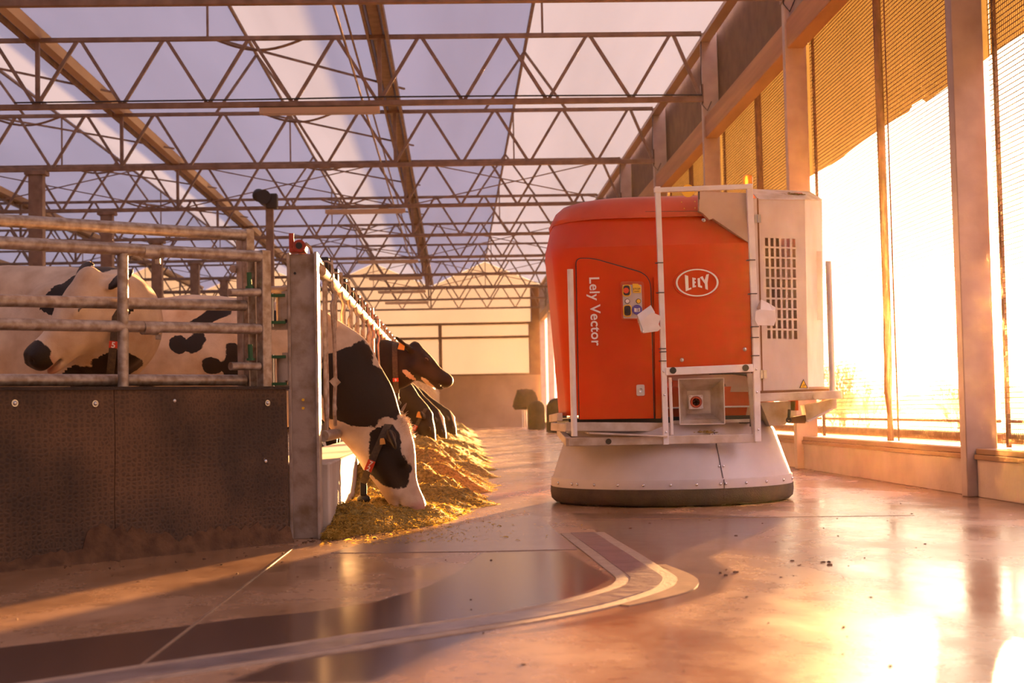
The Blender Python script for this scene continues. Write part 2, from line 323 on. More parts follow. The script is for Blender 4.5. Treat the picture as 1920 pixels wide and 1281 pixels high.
p2 = [(0.714,9.345,0),(1.458,9,0),(1.939,8.482,0),(1.439,7.249,0),(1.101,6.393,0),(1.086,5.759,0),(0.929,5.191,0),(0.682,4.813,0),(0.476,4.543,-0),(0.284,4.41,0),(0.056,4.292,0),(0.22,4.421,0),(0.495,4.72,0),(0.724,5.233,0),(0.85,5.68,0),(0.844,6.075,0),(0.767,7.761,0)]
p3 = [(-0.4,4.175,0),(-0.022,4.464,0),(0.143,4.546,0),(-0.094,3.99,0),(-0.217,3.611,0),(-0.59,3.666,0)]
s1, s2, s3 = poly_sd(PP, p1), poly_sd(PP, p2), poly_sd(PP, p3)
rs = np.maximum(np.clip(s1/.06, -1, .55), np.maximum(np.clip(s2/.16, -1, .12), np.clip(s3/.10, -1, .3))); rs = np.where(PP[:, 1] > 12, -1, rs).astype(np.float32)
nyy = len(gy); ii_, jj_ = np.meshgrid(np.arange(len(gx)-1), np.arange(nyy-1), indexing='ij'); a_ = (ii_*nyy+jj_).ravel()
me = bpy.data.meshes.new('floor'); me.from_pydata(np.column_stack([PP, np.zeros(len(PP))]).tolist(), [], np.stack([a_, a_+nyy, a_+nyy+1, a_+1], -1).tolist())
me.attributes.new('resin', 'FLOAT', 'POINT').data.foreach_set('value', rs)
struct(link('floor', me, 'floor', smooth=0)); struct(MB().box(-20.2, 3.72, -6, 61, -.2, -.002).build('floor_slab', 'concrete', smooth=0))
struct(MB().box(3.721, 150, -40, 260, -.3, -.12).build('ground', 'ground', smooth=0))
vs, fs = [], []
prof = []
for i in range(5): prof += [(GX[i], 5.98), (RX[i], ZR)]
prof.append((GX[5], 5.98)); ys = [-9, 12, 30, 61]
for y in ys:
    for x, z in prof: vs.append((x, y, z))
n_ = len(prof)
fs = [(j*n_+i, j*n_+i+1, (j+1)*n_+i+1, (j+1)*n_+i) for j in range(3) for i in range(n_-1)]
struct(MB().add(vs, fs).build('ceiling', 'roof', smooth=0))
# far wall: concrete below, framed translucent panels above, gable on top
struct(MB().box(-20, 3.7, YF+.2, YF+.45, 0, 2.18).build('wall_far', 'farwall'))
gab = [(-20, 4.40)]+[(3.68, 4.40)]+[(x, z-.03) for x, z in prof]
gv = [(x, YF+.33, z-.02) for x, z in prof]; gv += [(x, YF+.33, 4.40) for x, z in prof]; gn = len(prof)
struct(MB().add(gv, [(i, i+1, gn+i+1, gn+i) for i in range(gn-1)]).build('wall_far_gable', 'farpane', smooth=0))
xs = [3.17, -.62, -4.4, -8.2, -12, -15.8, -19.6]
for i in range(6):
    struct(MB().add([(xs[i+1], YF+.31, 2.2), (xs[i], YF+.31, 2.2), (xs[i], YF+.31, 3.78), (xs[i+1], YF+.31, 3.78)], [(0, 1, 2, 3)]).build('window_%d' % (i*2+1), 'farpane', smooth=0))
    struct(MB().add([(xs[i+1], YF+.31, 3.80), (xs[i], YF+.31, 3.80), (xs[i], YF+.31, 4.36), (xs[i+1], YF+.31, 4.36)], [(0, 1, 2, 3)]).build('window_%d' % (i*2+2), 'farpane', smooth=0))
fr = MB()
for x in xs: fr.box(x-.06, x+.06, YF+.2, YF+.38, 2.18, 4.40)
for z in (2.21, 3.79, 4.37): fr.box(-20, 3.6, YF+.22, YF+.36, z-.05, z+.05)
struct(fr.build('trim_1', 'panel', smooth=0))
struct(MB().box(3.23, 3.7, YF+.2, YF+.45, 2.18, 5.9).build('wall_far_corner', 'panel', smooth=0))
# left wall, translucent above a low concrete base, far beyond the cows
struct(MB().box(-20.1, -19.95, -3, 61, 0, 1.4).build('wall_left_base', 'concrete', smooth=0))
struct(MB().box(-20.04, -20.0, -9, 61, 1.4, 6).build('wall_left', 'farpane', smooth=0))
# right wall: low plinth, wooden sill, eave beam, fascia
for n in range(0, 12):
    a, b = YN(n)+.13, YN(n+1)-.01
    if n == 11: break
    struct(MB().box(3.605, 3.72, a, b, 0, .262).build('wall_right_plinth', 'concrete', bevel=.006))
    s_ = MB().box(3.585, 3.80, a, b, .262, .295); s_.box(3.60, 3.78, a, b, .297, .335)
    struct(s_.build('trim_2', 'mortar', bevel=.004))
struct(MB().box(3.56, 3.74, -2, YF+.2, 4.43, 4.74).build('trim_3', 'beam', smooth=0, bevel=.01))
struct(MB().box(3.77, 3.80, -2, YF+.2, 4.70, 5.97).build('wall_right', 'panel', smooth=0))
ea = MB().box(3.52, 3.66, -2, YF, 5.80, 5.86); ea.box(3.60, 3.64, -2, YF, 5.86, 5.96)
struct(ea.build('trim_4', 'gutter', smooth=0))

# ------------------------------------------------------------------ columns, trusses, gutters
ordn = ['out-of-view', 'nearest', 'second', 'third', 'fourth', 'fifth', 'sixth', 'seventh', 'eighth', 'ninth', 'tenth', 'eleventh', 'twelfth']
for n in range(1, 12):
    y = YN(n); c = root('wall_column', (3.65, y, 0), 'brown steel column of the open sunlit side wall, %s from the camera' % ordn[n], 'column', 'columns of the sunlit side wall')
    MB().box(XW, 3.76, y, y+.12, 0, 5.93).build('shaft', 'column', c, bevel=.008)
    MB().box(XW-.012, XW+.012, y-.012, y+.132, 4.93, 5.2).build('bracket', 'steel_brown', c, smooth=0)
    if n < 7: MB().tube([(XW-.004, y-.015, 5.9), (XW-.02, y-.02, 5.3), (XW-.006, y-.015, 4.9), (XW+.06, y-.012, 4.82), (XW+.12, y-.012, 4.95)], .006, 5).build('cable', 'black', c)
for n in range(4, 12):
    y = YN(n); c = root('inner_column', (-7.15, y, 0), 'brown steel column standing among the stalls under the trusses, %s of its row' % ordn[n-3], 'column', 'columns inside the stalls')
    MB().box(-7.27, -7.03, y-.1, y+.1, 0, ZB-.02).build('shaft', 'steel_brown', c, bevel=.006)
    MB().box(-7.33, -6.97, y-.13, y+.13, ZB-.10, ZB-.03).build('head_plate', 'steel_brown', c, smooth=0)

MEMB = {}
def member(t_, name, a, b, r):
    key = (name, round(b[0]-a[0], 2))
    if key not in MEMB:
        o = MB().bar((0, 0, 0), (b[0]-a[0], 0, b[2]-a[2]), r, r, up=(0, 1, 0)).build(name, 'steel_brown', None, smooth=0); MEMB[key] = o.data
    else:
        o = bpy.data.objects.new(name, MEMB[key]); COL.objects.link(o)
    o.parent = t_; o.location = (a[0], 0, a[2]-ZB)
def truss(n):
    y = YN(n); xl = GX[5]; q = 4.7125/4
    t_ = root('roof_truss', (0, y, ZB), 'long brown steel lattice truss crossing the barn, %s from the camera' % ordn[n-1], 'truss', 'lattice trusses under the roof')
    MB().bar((XW, y, ZB), (xl, y, ZB), .075, .075).build('bottom_chord', 'steel_brown', t_, smooth=0, bevel=.008)
    MB().bar((XW, y, ZT), (xl, y, ZT), .065, .06).build('top_chord', 'steel_brown', t_, smooth=0, bevel=.006)
    for g in range(3 if n == 2 else 4 if n < 7 else 5):
        base = GX[g+1]
        for k in range(4):
            xa = base+k*q; xm = xa+q/2; xb = xa+q if not (g == 0 and k == 3) else XW-.02
            member(t_, 'diagonal', (xa, y, ZB), (xm-.02, y, ZT), .045)
            member(t_, 'diagonal', (xb, y, ZB), (xm+.02, y, ZT), .045)
        member(t_, 'upright', (base+.02, y, ZB), (base+.021, y, ZT), .055)
    for g in range(5):     # raised struts from the chord up to each ridge, and the slack drive rod beside it
        rx = RX[g]
        if n % 2 == 0:
            member(t_, 'ridge_strut', (rx-.72, y, ZT), (rx, y, ZR-.05), .042)
            member(t_, 'ridge_strut', (rx+.72, y, ZT), (rx, y, ZR-.05), .042)
        else:
            member(t_, 'king_post', (rx, y, ZT), (rx+.001, y, ZR-.05), .03)
    return t_
for n in range(2, 12): truss(n)

for g in range(1, 6):
    x = GX[g]
    gm = root('gutter_beam', (x, 0, 5.9), ['dark gutter beam running the length of the barn above the head row', 'long sunlit gutter beam over the stalls, next one in from the feed row', 'gutter beam over the stalls, second in from the feed row', 'gutter beam over the stalls, third in from the feed row', 'outermost gutter beam over the far stalls'][g-1], 'gutter', 'gutter beams between the roof bays')
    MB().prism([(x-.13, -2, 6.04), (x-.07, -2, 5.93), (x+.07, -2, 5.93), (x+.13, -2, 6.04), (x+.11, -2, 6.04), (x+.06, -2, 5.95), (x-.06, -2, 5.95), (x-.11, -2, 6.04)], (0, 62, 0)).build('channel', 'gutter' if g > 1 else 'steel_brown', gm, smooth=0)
    MB().box(x-.15, x-.115, -2, 60, 5.88, 5.97).build('side_rail', 'steel_brown', gm, smooth=0)
    if g == 1: MB().box(x+.12, x+.16, -2, 60, 5.84, 5.96).build('side_rail', 'steel_brown', gm, smooth=0)
for g in range(5):
    tag(MB().tube([(RX[g], -2, ZR-.05), (RX[g], 60.4, ZR-.05)], .03, 8).build('ridge_pipe', 'steel_brown'), 'thin pipe under the roof ridge, %s' % ['over the feed alley', 'just left of the feed row', 'over the middle stalls', 'over the outer stalls', 'farthest out'][g], 'pipe', 'pipes under the ridges')
# slack vent rods and long raking braces in the bays over the stalls
for n in range(3, 9):
    y = YN(n)
    for g in (1, 2):
        x0, x1 = RX[g]+.05, RX[g]+1.35; pts = []
        for k in range(13):
            f_ = k/12; pts.append((x0+(x1-x0)*f_, y+.15, 5.96-.17*math.sin(PI*f_)))
        tag(MB().tube(pts, .02, 7).build('vent_rod', 'steel_brown'), 'curved vent drive rod sagging below the %s truss, %s' % (ordn[n-1], 'beside the head row' if g == 1 else 'over the stalls'), 'rod', 'curved vent rods')
    for g in (1, 2):
        tag(MB().bar((RX[g]+.05, y+.1, 5.95), (GX[g]+.25, y+3.5, 5.97), .03, .03).build('wind_brace', 'steel_brown', smooth=0), 'thin raking brace from the %s truss back to the gutter, %s' % (ordn[n-1], 'beside the head row' if g == 1 else 'over the stalls'), 'brace', 'raking braces under the roof')
for n in (5, 7, 9):
    y = YN(n)-.12
    for g in range(3):
        a, b_ = GX[g]-.2, GX[g+1]+.15
        for s_ in (0, 1):
            tag(MB().tube([(a, y-.05*s_, ZT if s_ else ZB), (b_, y-.05*s_+.001, ZB if s_ else ZT)], .013, 6).build('tie_rod', 'steel_brown'), 'thin cross tie %s the %s truss, %s' % ('rising across' if s_ else 'falling across', ordn[n-1], ['over the feed alley', 'beside the head row', 'over the stalls'][g]), 'tie rod', 'cross ties in the trusses')
# hip pipes: two thin longitudinal pipes carrying wires
for x, z, l in ((-1.35, 5.86, 'under the dark gutter beam, outer one'), (-1.28, 5.2, 'under the dark gutter beam, lower one')):
    tag(MB().tube([(x, -1, z), (x, 60, z)], .016, 6).build('supply_pipe', 'steel_brown'), 'thin lengthwise pipe ' + l, 'pipe')
# linear lights under the bottom chords
for n in (3, 5, 7, 8, 9, 10):
    y = YN(n)-.02
    l = root('tube_light', (-1.8, y, ZB-.15), 'unlit linear light slung under the %s truss' % ordn[n-1], 'light fitting', 'linear lights under the trusses')
    MB().prism([(-2.65, y-.06, ZB-.06), (-2.65, y+.06, ZB-.06), (-2.65, y+.045, ZB-.14), (-2.65, y-.045, ZB-.14)], (1.66, 0, 0)).build('housing', 'lamp', l, smooth=0)
    MB().box(-2.6, -1.04, y-.035, y+.035, ZB-.155, ZB-.139).build('diffuser', 'lamp', l, smooth=0)
# cable duct clipped along one chord
tag(MB().tube([(-6, YN(3)-.05, ZB+.055), (-2.6, YN(3)-.05, ZB+.06), (-.9, YN(3)-.05, ZB+.075), (.6, YN(3)-.05, ZB+.07), (XW-.02, YN(3)-.05, ZB+.05)], .012, 5).build('power_cable', 'black'), 'black cable clipped on top of the lower chord of the second truss', 'cable')
# drive motor on its post over the stalls
mo = root('vent_motor', (-3.35, 25.9, 4.0), 'dark vent drive motor on a post beyond the gate, silhouetted under the roof', 'motor')
MB().tube([(-3.35, 26, 4.55), (-3.35, 25.7, 4.55)], .13, 14).ball((-3.45, 25.85, 4.6), .12).build('motor_body', 'black', mo)
MB().box(-3.32, -3.12, 25.75, 25.95, 4.35, 4.62).build('gearbox', 'black', mo, bevel=.02)
MB().box(-3.33, -3.2, 25.8, 25.92, 0, 4.4).build('post', 'steel_brown', mo, smooth=0)

# ------------------------------------------------------------------ side opening: curtain, net, straps, outside
for n in range(0, 9):
    a, b = YN(n)+.13, YN(n+1)-.01
    where = ['beside the camera', 'behind the robot and the nearest column', 'in the second bay', 'in the third bay', 'in the fourth bay', 'in the fifth bay', 'in the sixth bay', 'in the seventh bay', 'in the eighth bay'][n]
    # woven curtain with faint folds
    loops = []; K = 60
    for k in range(K+1):
        y = a-.065+(b-a+.13)*k/K; x = 3.83+.003*math.sin(y*5)
        zb = 3.10+.012*math.sin(y*2.1)+(.04 if 1.5 < (y-YN(1)) < 1.9 and n == 1 else 0)
        loops.append([(x, y, zb), (x, y, zb+.04), (x, y, 4.72)])
    cu = MB().loft(loops, cap=False, close=False).build('side_curtain', 'curtain')
    tag(cu, 'amber woven curtain half lowered over the side opening %s' % where, 'curtain', 'woven side curtains')
    # bird net
    nb = MB(); step = .036 if n < 4 else .12; r_ = .0042 if n < 4 else .006
    for k in range(int((b-a)/step)+1):
        y = a+k*step; nb.box(3.79, 3.79+r_*.5, y-r_*.26, y+r_*.26, .36, 4.6)
    for k in range(int(4.24/step)+1):
        z = .36+k*step; nb.box(3.789, 3.79+r_, a, b, z-r_*.6, z+r_*.6)
    tag(nb.build('bird_net', 'hose', smooth=0), 'fine bird netting stretched across the side opening, %s' % where, 'net', 'bird nets in the side openings')
    ro = root('curtain_roller', (3.86, (a+b)/2, .42), 'brown roller tube lying along the sill, %s' % where, 'roller', 'roller tubes along the sill')
    MB().tube([(3.87, a, .40), (3.87, b, .40)], .042, 10).build('tube', 'hose', ro)
    MB().tube([(3.83, a, .52), (3.83, b, .52)], .014, 6).build('cord', 'hose', ro)
    if n < 6:
        y = YN(n)+2.5
        st = tag(MB().tube([(3.76, y, 4.55), (3.76, y-.02, 1.5), (3.75, y-.03, 1.0), (3.72, y-.1, .75), (3.70, y-.2, .58), (3.70, y-.2, .34)], [.036, .036, .036, .034, .022, .03], 10).build('crank_tube', 'hose'), 'long brown strap hanging down to the sill, %s' % where, 'strap', 'hanging straps in the side openings')
        tag(MB().tube([(3.74, y-.28, 4.6), (3.74, y-.3, .34)], .007, 6).build('pull_rope', 'hose'), 'thin brown rope hanging beside the strap, %s' % where, 'rope', 'thin ropes in the side openings')
        tag(MB().box(3.80, 3.82, b-.09, b-.04, .34, 4.6).build('net_batten', 'hose', smooth=0), 'upright brown batten holding the net by the column, %s' % where, 'batten', 'net battens')

def shrub(name, x, y, h, k, label):
    b = MB(); rnd = random.Random(k)
    def grow(p, d, l, r, lev):
        q_ = V3(p)+V3(d)*l; b.tube([p, q_], [r, r*.6], 4, cap=False)
        if lev == 0: return
        for _ in range(3):
            d2 = nrm(V3(d)+np.array([rnd.uniform(-.6, .6), rnd.uniform(-.6, .6), rnd.uniform(-.1, .5)]))
            grow(V3(p)+V3(d)*l*rnd.uniform(.5, 1), d2, l*.68, r*.6, lev-1)
    for _ in range(7):
        grow((x+rnd.uniform(-.3, .3), y+rnd.uniform(-.3, .3), -.15), nrm((rnd.uniform(-.5, .5), rnd.uniform(-.5, .5), 1)), h*.4, .02*h/2, 4)
    return tag(b.build(name, 'trunk', smooth=0), label, 'shrub', 'bare shrubs outside')
for k, (x, y, h, l) in enumerate([(11.4, 43, 2.6, 'bare shrub outside, seen just past the robot rail'), (13.6, 48, 2.2, 'bare shrub outside, second from the robot'), (14.6, 42, 1.7, 'low bare shrub outside, between the strap and the nearest column'), (17.4, 50, 1.7, 'low bare shrub outside, close to the nearest column'), (10.2, 38, 1.6, 'small bare shrub outside, tucked behind the robot rail'), (20.5, 60, 2.0, 'far bare shrub outside, lost in the glare')]):
    shrub('bare_shrub', x, y, h, k, l)
hd = MB(); hr = np.random.default_rng(3)
for k in range(60):
    x = 14+k*1.6; y = 130+hr.uniform(-6, 6); hd.ball((x, y, 0), (hr.uniform(1.5, 3), 2, hr.uniform(.8, 2.2)), 8, 5)
tag(hd.build('distant_hedge', 'trunk'), 'blurred hedge on the far horizon outside the opening', 'hedge')

tag(MB().box(-20.3, 40, -4, 110, -.11, 9).build('glare_haze', 'haze', smooth=0), 'thin haze volume added to imitate the glare veil around the low sun', 'haze', kind='stuff')

# ------------------------------------------------------------------ floor marks
def slab(name, pts, z0, z1, m):
    return struct(MB().prism([(p[0], p[1], z0) for p in pts], (0, 0, z1-z0)).build(name, m, smooth=0))
slab('floor_plate', [(-0.613,6.991,0)[:2],(-0.445,7.607,0)[:2],(-0,8.544,0)[:2],(0.493,9.271,0)[:2],(0.557,6.881,0)[:2],(0.111,6.888,0)[:2]], 0, .003, 'plate')
# steel guide strip: straight run then a bend to the lower left, bedded in mortar
cl = [(0.661,7.792,0),(0.68,7.155,0),(0.7,6.613,0),(0.713,6.148,0),(0.724,5.84,0),(0.723,5.635,0),(0.683,5.435,0),(0.624,5.285,0),(0.54,5.133,0),(0.42,4.944,0),(0.236,4.731,0),(0.061,4.572,0),(-0.103,4.435,0),(-0.257,4.306,0),(-0.4,4.175,0),(-0.602,4.011,0),(-0.787,3.86,0),(-0.945,3.719,0),(-1.111,3.571,0)]
def ribbon(name, line, w0, z, m):
    line = [V3(p) for p in line]; L = []
    for i, p in enumerate(line):
        d = nrm(line[min(i+1, len(line)-1)]-line[max(i-1, 0)]); s_ = np.array([-d[1], d[0], 0])*w0/2
        L.append([p+s_+(0, 0, 0), p-s_, p-s_+(0, 0, z), p+s_+(0, 0, z)])
    return struct(MB().loft(L).build(name, m, smooth=30))
def dense(line, k=6):
    line = [V3(p) for p in line]; out = []
    for i in range(len(line)-1):
        p0, p1, p2, p3 = line[max(i-1, 0)], line[i], line[i+1], line[min(i+2, len(line)-1)]
        for j in range(k):
            t_ = j/k; out.append(.5*((2*p1)+(-p0+p2)*t_+(2*p0-5*p1+4*p2-p3)*t_*t_+(-p0+3*p1-3*p2+p3)*t_**3))
    return out+[line[-1]]
cl = dense(cl)
ribbon('floor_strip_bed', cl, .235, .0035, 'grout')
ribbon('floor_strip', cl, .125, .0055, 'strip')
ribbon('floor_swirl', dense([(0.795,5.963,0),(0.84,5.719,0),(0.834,5.505,0),(0.779,5.316,0),(0.662,5.124,0),(0.52,4.951,0),(0.324,4.752,0)]), .09, .003, 'swirl')
ribbon('floor_swirl', dense([(0.849,6.117,0),(0.892,5.745,0),(0.883,5.494,0),(0.813,5.246,0),(0.69,5.059,0),(0.55,4.891,0)]), .04, .0028, 'swirl')
for a, b in (((-0.826,7.554,0),(-0.857,3.927,0)), ((0.706,8.744,0),(2.677,8.461,0))):
    ribbon('floor_joint', [a, b], .007, .0022, 'swirl')
# dirt specks and crumbs dropped on the floor
mk = MB(); lr = np.random.default_rng(11)
def crumb(x, y, r):
    a = lr.uniform(0, PI); e = lr.uniform(.3, .8)
    mk.ball((x, y, r*.15), (r, r*e, r*.3), 6, 4, ax=((math.cos(a), math.sin(a), 0), (-math.sin(a), math.cos(a), 0), (0, 0, 1)))
for k in range(200): crumb(lr.uniform(-1.9, 3.4), lr.uniform(3.6, 12), abs(lr.normal(0, .0035))+.002)
for c_, n_, s_ in (((1.496,6.072,0), 16, .07), ((1.066,5.764,0), 5, .05), ((0.986,9.253,0), 10, .1), ((-0.738,7.782,0), 60, .18), ((-0.464,7.939,0), 50, .22), ((-1.399,6.879,0), 40, .35), ((-1.791,6.598,0), 30, .3)):
    for k in range(n_): crumb(c_[0]+lr.normal(0, s_), c_[1]+lr.normal(0, s_*.8), abs(lr.normal(0, .005))+.003)
tag(mk.build('floor_crumbs', 'muck'), 'scattered dirt crumbs and dropped bits of feed on the floor', 'dirt', kind='stuff')

# ------------------------------------------------------------------ curb, slanting rubber wall, gates
D = V3((.710, .704, 0)); NN = V3((.704, -.710, 0)); A0 = V3((-3.6, -.0, 0)); 
def W(px_s, z, off=0):      # point on the slanting wall: s metres from its right end at the post, z up, off behind
    p = V3((-.883, 7.657, 0))-D*px_s-NN*off; return (p[0], p[1], z)
struct(MB().box(-1.12, -.70, 7.98, YF-.3, 0, .40).build('wall_curb', 'curb', bevel=.012))
bw = root('mat_wall', W(0, 0, .05), 'low slanting wall clad in dark hammered rubber mats below the gate', 'wall panel')
wl = MB(); L_ = 4.2
wl.loft([[W(0, 0, .02), W(0, 0, .16), W(0, .79, .16), W(0, .79, .02)], [W(L_, 0, .02), W(L_, 0, .16), W(L_, .79, .16), W(L_, .79, .02)]]); wl.build('core', 'concrete', bw, smooth=0)
def matsheet(s0, s1):
    g = MB(); K = 30; H_ = 14; loops = []
    for k in range(K+1):
        s_ = s0+(s1-s0)*k/K; loops.append([W(s_, .006+.80*j/H_, .004*math.sin(s_*5+j*.6)-.002) for j in range(H_+1)])
    front = loops; back = [[W(s0+(s1-s0)*k/K, .006+.80*j/H_, .018) for j in range(H_+1)] for k in range(K+1)]
    return g.loft([f_+list(reversed(b_)) for f_, b_ in zip(front, back)])
matsheet(.008, 1.032).build('rubber_mat', 'mat', bw)
matsheet(1.036, L_).build('rubber_mat', 'mat', bw)
g = MB()
g.loft([[W(s_, .80, -.012), W(s_, .80, .17), W(s_, .815, .17), W(s_, .815, -.012)] for s_ in (0.0, L_)]).build('top_edge', 'rubber', bw, smooth=0)
for p in ((-1.976,6.573,0.742), (-1.69,6.857,0.736), (-1.382,7.162,0.745), (-0.98,7.561,0.729), (-0.993,7.548,0.429)):
    b = MB(); p = V3(p); b.ball(p+NN*.004, (.011, .011, .011), 10, 6); b.lathe((0, 0, 0), [(.016, 0), (.016, .004)], 12)
    n0 = len(b.v)-24
    for k in range(n0, len(b.v)):
        x, y, z = b.v[k]; q_ = p+NN*(z+.001)+D*x+V3((0, 0, y)); b.v[k] = tuple(q_)
    b.build('bolt', 'silver', bw)
# dirt caked along the foot of the mats
g = MB(); loops = []
for k in range(161):
    s_ = L_*k/160; h = .035+.06*abs(math.sin(s_*3.1+1))*abs(math.sin(s_*1.3))+.03*rng.random(); h = h*(.6+.9*(s_ < 1.2)); d_ = .02+.02*rng.random()
    loops.append([W(s_, 0, -d_), W(s_, h*.4, -d_*.5), W(s_, h, -.006), W(s_, h, .003), W(s_, 0, .003)])
g.loft(loops).build('caked_dirt', 'muck', bw)

gg = root('sliding_gate', (-1.585,7.088,1.141), 'galvanised pipe gate above the rubber wall, front one, with two stub pipes', 'gate', 'pipe gates above the rubber wall')
def rail(par, a, b, r=.027, name='rail', m='galv', ext=0):
    a, b = V3(a), V3(b); d = nrm(b-a); return MB().tube([a-d*ext, b], r, 14).build(name, m, par)
rail(gg, (-2.04,6.58,1.466), (-1.016,7.595,1.496), .030, ext=1.4)
rail(gg, (-2.041,6.58,1.098), (-1.02,7.591,1.116), .028, ext=1.4)
rail(gg, (-1.153,7.46,1.297), (-1.018,7.593,1.308), .021, 'stub_pipe'); rail(gg, (-1.151,7.461,0.92), (-1.022,7.589,0.921), .021, 'stub_pipe')
a, b = V3((-1.593,7.023,1.457)), V3((-1.595,7.021,0.812)); MB().tube([a, b], .026, 14).build('upright', 'galv', gg)
a, b = V3((-0.996,7.615,1.529)), V3((-0.999,7.612,0.81)); MB().bar(a, b, .056, .056, up=tuple(NN)).build('end_upright', 'galv', gg, smooth=0, bevel=.005)
for p in ((-1.453,7.162,1.475), (-1.454,7.161,1.102)):
    b_ = MB().tube([V3(p)-D*.09, V3(p)-D*.01], .034, 14); b_.box(p[0]-.012, p[0]+.012, p[1]-.012, p[1]+.012, p[2]-.055, p[2]-.03); b_.build('sleeve', 'galv', gg)
g2 = root('sliding_gate', (-1.603,7.168,1.147), 'galvanised pipe gate above the rubber wall, rear one with the highest rail', 'gate', 'pipe gates above the rubber wall')
rail(g2, (-2.066,6.667,1.579), (-1.097,7.628,1.613), .030, ext=1.6)
rail(g2, (-2.067,6.666,1.211), (-1.101,7.624,1.242), .029, ext=1.6)
rail(g2, (-2.068,6.665,0.849), (-1.105,7.62,0.851), .029, ext=1.6)
a, b = V3((-1.082,7.642,1.646)), V3((-1.076,7.649,0.815)); MB().bar(a, b, .052, .05, up=tuple(NN)).build('end_upright', 'galv', g2, smooth=0, bevel=.005)
a, b = V3((-1.117,7.665,1.604)), V3((-1.115,7.666,0.816)); MB().bar(a, b, .04, .05, up=tuple(NN)).build('latch_channel', 'galv_dirty', g2, smooth=0, bevel=.004)
gp = root('gate_post', (-1.111,7.854,0.816), 'dark galvanised box post behind the gate ends, holding two green pins', 'post')
a, b = V3((-1.07,7.824,1.53)), V3((-1.077,7.817,0.815)); b[2] = 0
MB().bar(a, b, .10, .08, up=tuple(NN)).build('shaft', 'galv_dirty', gp, smooth=0, bevel=.005)
for p, q in (((-1.069,7.586,1.412), (-1.067,7.587,1.34)), ((-1.068,7.587,1.036), (-1.066,7.588,0.964))):
    MB().tube([p, q], .013, 10).tube([V3(q), V3(q)-V3((0, 0, .012))], .022, 10).build('green_pin', 'green', gp)
MB().tube([(-1.165,7.659,1.44), (-1.065,7.828,1.456)], .022, 8).build('clamp', 'galv_dirty', gp)

# big upright at the fence end, with hinges toward the gate and the red lever on top
ep = root('end_post', (-.82, 7.9, 0), 'wide galvanised channel post closing the head row, next to the rubber wall', 'post')
MB().box(-.888, -.742, 7.86, 7.875, 0, 1.535).build('web', 'galv_dirty', ep, smooth=0, bevel=.003)
f_ = MB().box(-.752, -.736, 7.80, 7.95, 0, 1.54); f_.box(-.900, -.884, 7.82, 7.95, 0, 1.54); f_.build('flange', 'galv_dirty', ep, smooth=0, bevel=.003)
MB().tube([(-.86, 7.858, 1.43), (-.86, 7.85, 1.43)], .007, 8).build('hole', 'black', ep)
for z in (.745, .70): MB().tube([(-.825, 7.862, z), (-.825, 7.845, z)], .008, 6).build('bolt', 'yellow', ep)
for z in (1.27, .94):
    h = MB().tube([(-.935, 7.85, z+.03), (-.935, 7.85, z-.10)], .028, 12); h.box(-.99, -.90, 7.83, 7.87, z-.145, z-.11); h.box(-.93, -.90, 7.82, 7.88, z-.09, z+.06)
    h.build('hinge', 'galv_dirty', ep, smooth=35)
    MB().box(-1.0, -.91, 7.80, 7.86, z+.03, z+.045).box(-1.0, -.91, 7.80, 7.86, z-.115, z-.10).build('hinge_plate', 'green', ep, smooth=0)
    MB().tube([(-.978, 7.82, z+.05), (-.978, 7.82, z-.13)], .008, 8).build('hinge_pin', 'silver', ep)
MB().tube([(-1.03, 7.95, 1.345), (-.895, 7.9, 1.345)], .025, 10).build('stub_pipe', 'galv_dirty', ep)
lv = root('lock_lever', (-.81, 7.86, 1.545), 'red locking lever with a plastic sleeve, mounted on top of the wide end post', 'lever')
MB().tube([(-.875, 7.84, 1.56), (-.875, 7.84, 1.645)], .0135, 12).build('handle', 'redpaint', lv)
MB().tube([(-.83, 7.80, 1.573), (-.83, 7.94, 1.573)], .034, 18).box(-.885, -.80, 7.82, 7.93, 1.543, 1.565).build('drum', 'redpaint', lv, bevel=.003)
MB().tube([(-.83, 7.797, 1.573), (-.83, 7.792, 1.573)], .018, 14).build('drum_hub', 'black', lv)
MB().tube([(-.80, 7.84, 1.59), (-.775, 7.86, 1.57), (-.768, 7.88, 1.53)], .009, 8).build('linkage', 'galv', lv)

# headlock row: every panel is one frame with seven yokes
def yoke_stanchion(par, y):
    x = -.735
    return MB().tube([(x, y, .55), (x, y+.004, .62), (x, y+.06, .70), (x, y+.055, .85), (x, y+.03, 1.12), (x, y+.03, 1.42)], .0115, 8).tube([(x, y, .55), (x, y-.004, .62), (x, y-.06, .70), (x, y-.055, .85), (x, y-.03, 1.12), (x, y-.03, 1.42)], .0115, 8).build('stanchion', 'galv', par)
def yoke_bar(par, y):
    x = -.715
    return MB().tube([(x, y+.34, .60), (x, y+.30, .66), (x, y+.30, .72), (x+.004, y+.34, .86), (x+.008, y+.25, 1.10), (x, y+.20, 1.30), (x+.012, y+.20, 1.33), (x+.012, y+.215, 1.37), (x, y+.205, 1.40), (x, y+.205, 1.56)], .0115, 8).bar((x-.015, y+.33, .84), (x+.02, y+.33, .87), .03, .05).build('locking_bar', 'galv', par)
def latch(par, y):
    x = -.735
    return MB().box(x-.035, x+.01, y+.14, y+.235, 1.49, 1.575).build('latch_block', 'black', par, bevel=.006)
ymax = 58; pw = 4.9
k = 0; y0 = 8.0; first = None
